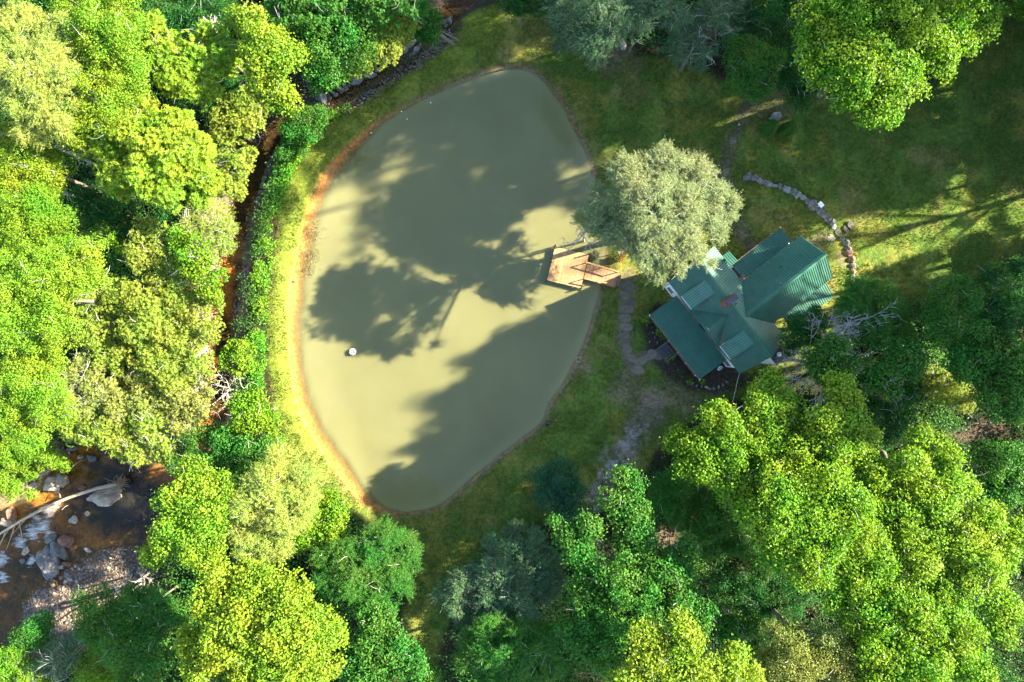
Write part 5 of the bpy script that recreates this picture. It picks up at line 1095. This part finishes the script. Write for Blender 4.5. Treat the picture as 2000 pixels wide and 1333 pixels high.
def bank_plants():
    ci = RNG.uniform(2.0, 18.5, 6000); i0 = np.minimum(ci.astype(int), len(cp)-2); f = (ci-i0)[:, None]; base = cp[i0]*(1-f)+cp[i0+1]*f; nr = nn[i0]
    sgn = 1  # pond side of the creek
    off = RNG.uniform(2.6, 5.2, len(ci)); pt = base+nr*off[:, None]
    d = sdf(pt[:, 0], pt[:, 1], POND); dl = sdf(pt[:, 0], pt[:, 1], LAWN); k = (dl > .35+RNG.normal(0, .25, len(d))) & (dl < .9+1.7*fbm(pt[:, 0]+5, pt[:, 1], .35, 3)**1.5) & (d > 0); pt = pt[k]
    fb = fbm(pt[:, 0], pt[:, 1], .55, 3); kk = fb > .36; pt = pt[kk]; hh = .1+1.9*np.clip(fb[kk]-.3, 0, 1)*RNG.uniform(.6, 1.2, kk.sum()); m = 44; idx = np.repeat(np.arange(len(pt)), m)
    c = np.stack([pt[:, 0], pt[:, 1], np.maximum(height(pt[:, 0], pt[:, 1]), -1.6)+hh], 1)[idx]+RNG.normal(0, .24, (len(idx), 3)); s = RNG.uniform(.7, 1.4, len(idx))
    lv = Leaves(); lv.add(c, np.array([0,0,1.])+RNG.normal(0, .65, (len(idx), 3)), .2*s, .14*s); LEAFSUM[0] += len(idx)
    o = link('bank_plants', lv.mesh('bank_plants'), LM['bank']); tag(o, 'bright green ground cover growing along the bank beside the creek', 'ground cover', kind='stuff')
bank_plants()
def grass(name, X, Y, mat, label, h=.16, w=.035):
    s = RNG.uniform(.6, 1.4, len(X)); lv = Leaves(); c = np.stack([X, Y, height(X, Y)+h*.4*s], 1)
    t = np.stack([RNG.normal(0, .55, len(X)), RNG.normal(0, .55, len(X)), np.ones(len(X))], 1); lv.add(c, RNG.normal(size=(len(X), 3)), h*s, w*s, tang=t)
    LEAFSUM[0] += len(X); o = link(name, lv.mesh(name), mat); tag(o, label, 'grass', kind='stuff')
n = 420000; X = RNG.uniform(-28, 60, n); Y = RNG.uniform(-42, 42, n); k = (sdf(X, Y, LAWN) < 0) & (sdf(X, Y, POND) > .25) & (seg_dist(X, Y, PATHS[0]) > .9) & (fbm(X, Y, .45, 3) > .42)
bx = PP([(1270,615),(1365,740),(1450,735),(1540,690),(1640,580),(1520,445),(1420,500),(1300,555)]); k &= ~inside(X, Y, bx)
LM['grass'] = leaf_mat('blade_grass', (.1, .14, .02), var=.6, trans=.3)
grass('lawn_grass', X[k][:130000], Y[k][:130000], LM['grass'], 'short tufted grass scattered over the lawn and bank', .2, .06)
ti = RNG.uniform(0, len(DAM)-1.01, 9000); i0 = ti.astype(int); f = (ti-i0)[:, None]; q = DAM[i0]*(1-f)+DAM[i0+1]*f+RNG.normal(0, .3, (len(ti), 2)); grass('dry_grass', q[:, 0], q[:, 1], LM['straw'], 'dry straw coloured grass along the outer edge of the bank', .3, .05)
# sedge stems standing in the shallows on the left side of the pond
q = np.concatenate([np.array(P(px, py, -.3))+RNG.normal(0, sd, (nn_, 2)) for px, py, sd, nn_ in ((607,455,.6,240),(604,500,.5,200),(600,525,.45,120),(615,378,.4,90),(685,300,.35,60),(700,312,.3,40))])
lv = Leaves(); n = len(q); lv.add(np.stack([q[:, 0], q[:, 1], np.full(n, -.3)], 1), np.array([0,0,1.])+RNG.normal(0, .3, (n, 3)), RNG.uniform(.25, .7, n), RNG.uniform(.03, .05, n))
o = link('pond_sedge', lv.mesh('pond_sedge'), LM['straw']); tag(o, 'brownish sedge stems lying in the shallows at the left rim of the pond', 'sedge', kind='stuff')

# ---- woods that go on past the picture; open, low and fringe trees are unseen additions that shape the shade
def copy_tree(src, px, py, top, rad, label, group, rz=0.0):
    x, y = P(px, py); s = top/src['_h']; w_ = rad/src['_r']; z = h1(x, y); r = src.copy(); COL.objects.link(r); ox, oy = src['_ox']*w_, src['_oy']*w_; r.location = (x-ox*math.cos(rz)+oy*math.sin(rz), y-ox*math.sin(rz)-oy*math.cos(rz), z); r.rotation_euler = (0,0,rz); r.scale = (w_, w_, s)
    r['label'] = label; r['group'] = group
    for ch in list(src.children):
        c = ch.copy(); COL.objects.link(c); c.parent = r; c.matrix_parent_inverse = ch.matrix_parent_inverse.copy()
    return r
by_label = {t['label']: t for t in TREES}
SRC = [by_label['broad star leafed sunny crown directly left of the creek bend'], by_label['big soft green crown filling the left edge at mid height'], by_label['soft green crown at the left edge just above the river clearing crowns'], by_label['rounded green crown at the left edge below the bare branches']]
rw = random.Random(12)
SP1 = T('open_pine_tree','tree','unseen open crowned tree added beyond the right edge to dapple the shade',26,[(2900,60,30,0),(2950,110,26,-3),(2850,120,24,-5),(2900,170,28,-2),(2960,30,22,-6),(2990,150,20,-8),(2830,40,22,-4),(2880,230,24,-7),(2800,180,20,-9),(2960,220,18,-5)],'broad','mid',.55,droop=.1)  # unseen; gappy lobes shaped to cast mottled shade
SP2 = T('open_pine_tree','tree','second unseen sparse tree added beyond the right edge to dapple the shade',26,[(2900,760,26,0),(2980,800,24,-3),(2840,830,28,-5),(2920,860,20,-9),(3000,720,24,-4),(2820,720,22,-7),(2960,900,22,-2),(2870,930,18,-6),(3040,840,18,-8),(2790,880,16,-3)],'fine','mid',.5,droop=.1)
HG = T('hedge_shrub','shrub','unseen dense bush added outside the right edge to shade the lawn',5.5,[(2230,110,52),(2265,150,46),(2200,150,44),(2235,190,48)],'shrub','mid',.8,flat=1.0)  # unseen bush added to stop low sun under the crowns
SRC2 = [SP1, SP2]
EAST = [(2110,425,34,7),(2110,500,38,7.5),(2240,430,36,7),(2110,560,37,7),(2250,545,36,7),(2190,625,33,6.5),(2340,500,38,7),(2350,620,36,8),
  (2112,285,21,5),(2110,225,19,5),(2160,225,15,5),(2160,180,17,5),(2130,90,27,6),(2260,140,28,6)]
OPEN = [(2090,-5,25,6),(2210,40,28,7),(2180,-60,36,7.5),(2060,-110,36,7.5),(1930,-75,33,7),(1800,-75,36,7),(2025,-10,38,7.5),(2035,-45,38,7),(1960,-200,34,8),(2320,0,36,7.5),(2300,-120,38,8),(2150,-190,37,8),(2400,-60,40,8),(2120,-20,40,7),(1935,-55,40,6.5),(2045,-30,42,7.5),(2075,-60,42,7.5),(2000,-70,40,7),(2100,-90,42,7),(2040,12,44,6.5)]  # unseen sparse trees added to mottle the shade over the pond
LOW = [(2085,70,12,5),(2095,130,13,5),(2090,190,12,4.5),(2100,245,11,4.5),(2150,150,16,5.5),(2150,60,17,5.5),(2110,500,13,5)]  # unseen evergreens added to keep the right lawn in shade
FRINGE = [(2082,-10,6,4),(2078,45,5.5,3.6),(2080,90,6,3.8),(2078,135,5.5,3.6),(2082,180,6,3.8),(2078,222,5.5,3.6),(2082,265,5.5,3.6),(2078,305,5,3.3),(2078,465,6,3.6),(2140,0,7,4.5),(2040,-50,7,4)]  # unseen bushes added to block sun close to the ground
HSRC = [by_label['large dim grey green hemlock at the bottom centre'], by_label['soft green hemlock at the bottom edge below the large dim one']]
for k, (px, py, hh_, rr_) in enumerate(FRINGE): copy_tree(HG, px, py, hh_, rr_, 'bushy low tree at the very fringe of the lawn beyond the right edge', 'bushes beyond the right edge', rw.uniform(0, 6))
for k, (px, py, hh_, rr_) in enumerate(OPEN): copy_tree(SRC2[k % 2], px, py, hh_, rr_, 'open crowned tree beyond the upper right corner of the clearing', 'open trees beyond the upper right corner', rw.uniform(0, 6))
for k, (px, py, hh_, rr_) in enumerate(LOW): copy_tree(HSRC[k % 2], px, py, hh_, rr_, 'low evergreen at the fringe of the woods beyond the right edge', 'evergreens beyond the right edge', rw.uniform(0, 6))
NORTH = [(1620,-90,26,6),(1500,-120,26,6.5),(1430,-125,24,6),(1310,-105,24,6),(1180,-120,23,6),(1060,-110,21,5.5),(940,-100,18,5),(830,-90,15,5),(1350,-230,28,7),(1550,-230,30,7),(1150,-220,26,7),(1750,-200,32,7),(700,-95,14,5),(560,-90,14,5)]
HSRC = [by_label['large dim grey green hemlock at the bottom centre'], by_label['soft green hemlock at the bottom edge below the large dim one']]
FS = [by_label['shaded green tree just left of the lower right giant crown near the dirt patch'], by_label['dark rounded tree touching the wing roof of the cabin']]
for k, (px, py, hh_, rr_) in enumerate(FRINGE): copy_tree(FS[k % 2], px, py, hh_, rr_, 'bushy low tree at the very fringe of the lawn beyond the right edge', 'bushes beyond the right edge', rw.uniform(0, 6))
for k, (px, py, hh_, rr_) in enumerate(LOW): copy_tree(HSRC[k % 2], px, py, hh_, rr_, 'low evergreen at the fringe of the woods beyond the right edge', 'evergreens beyond the right edge', rw.uniform(0, 6))
for k, (px, py, hh_, rr_) in enumerate(EAST): copy_tree(SRC[k % 4], px, py, hh_, rr_, 'tall tree of the woods beyond the right edge of the lawn', 'trees beyond the right edge', rw.uniform(0, 6))
for k, (px, py, hh_, rr_) in enumerate(NORTH): copy_tree(SRC[(k+1) % 4], px, py, hh_, rr_, 'tall tree of the woods beyond the top edge of the clearing', 'trees beyond the top edge', rw.uniform(0, 6))
print('LEAVES', LEAFSUM[0])
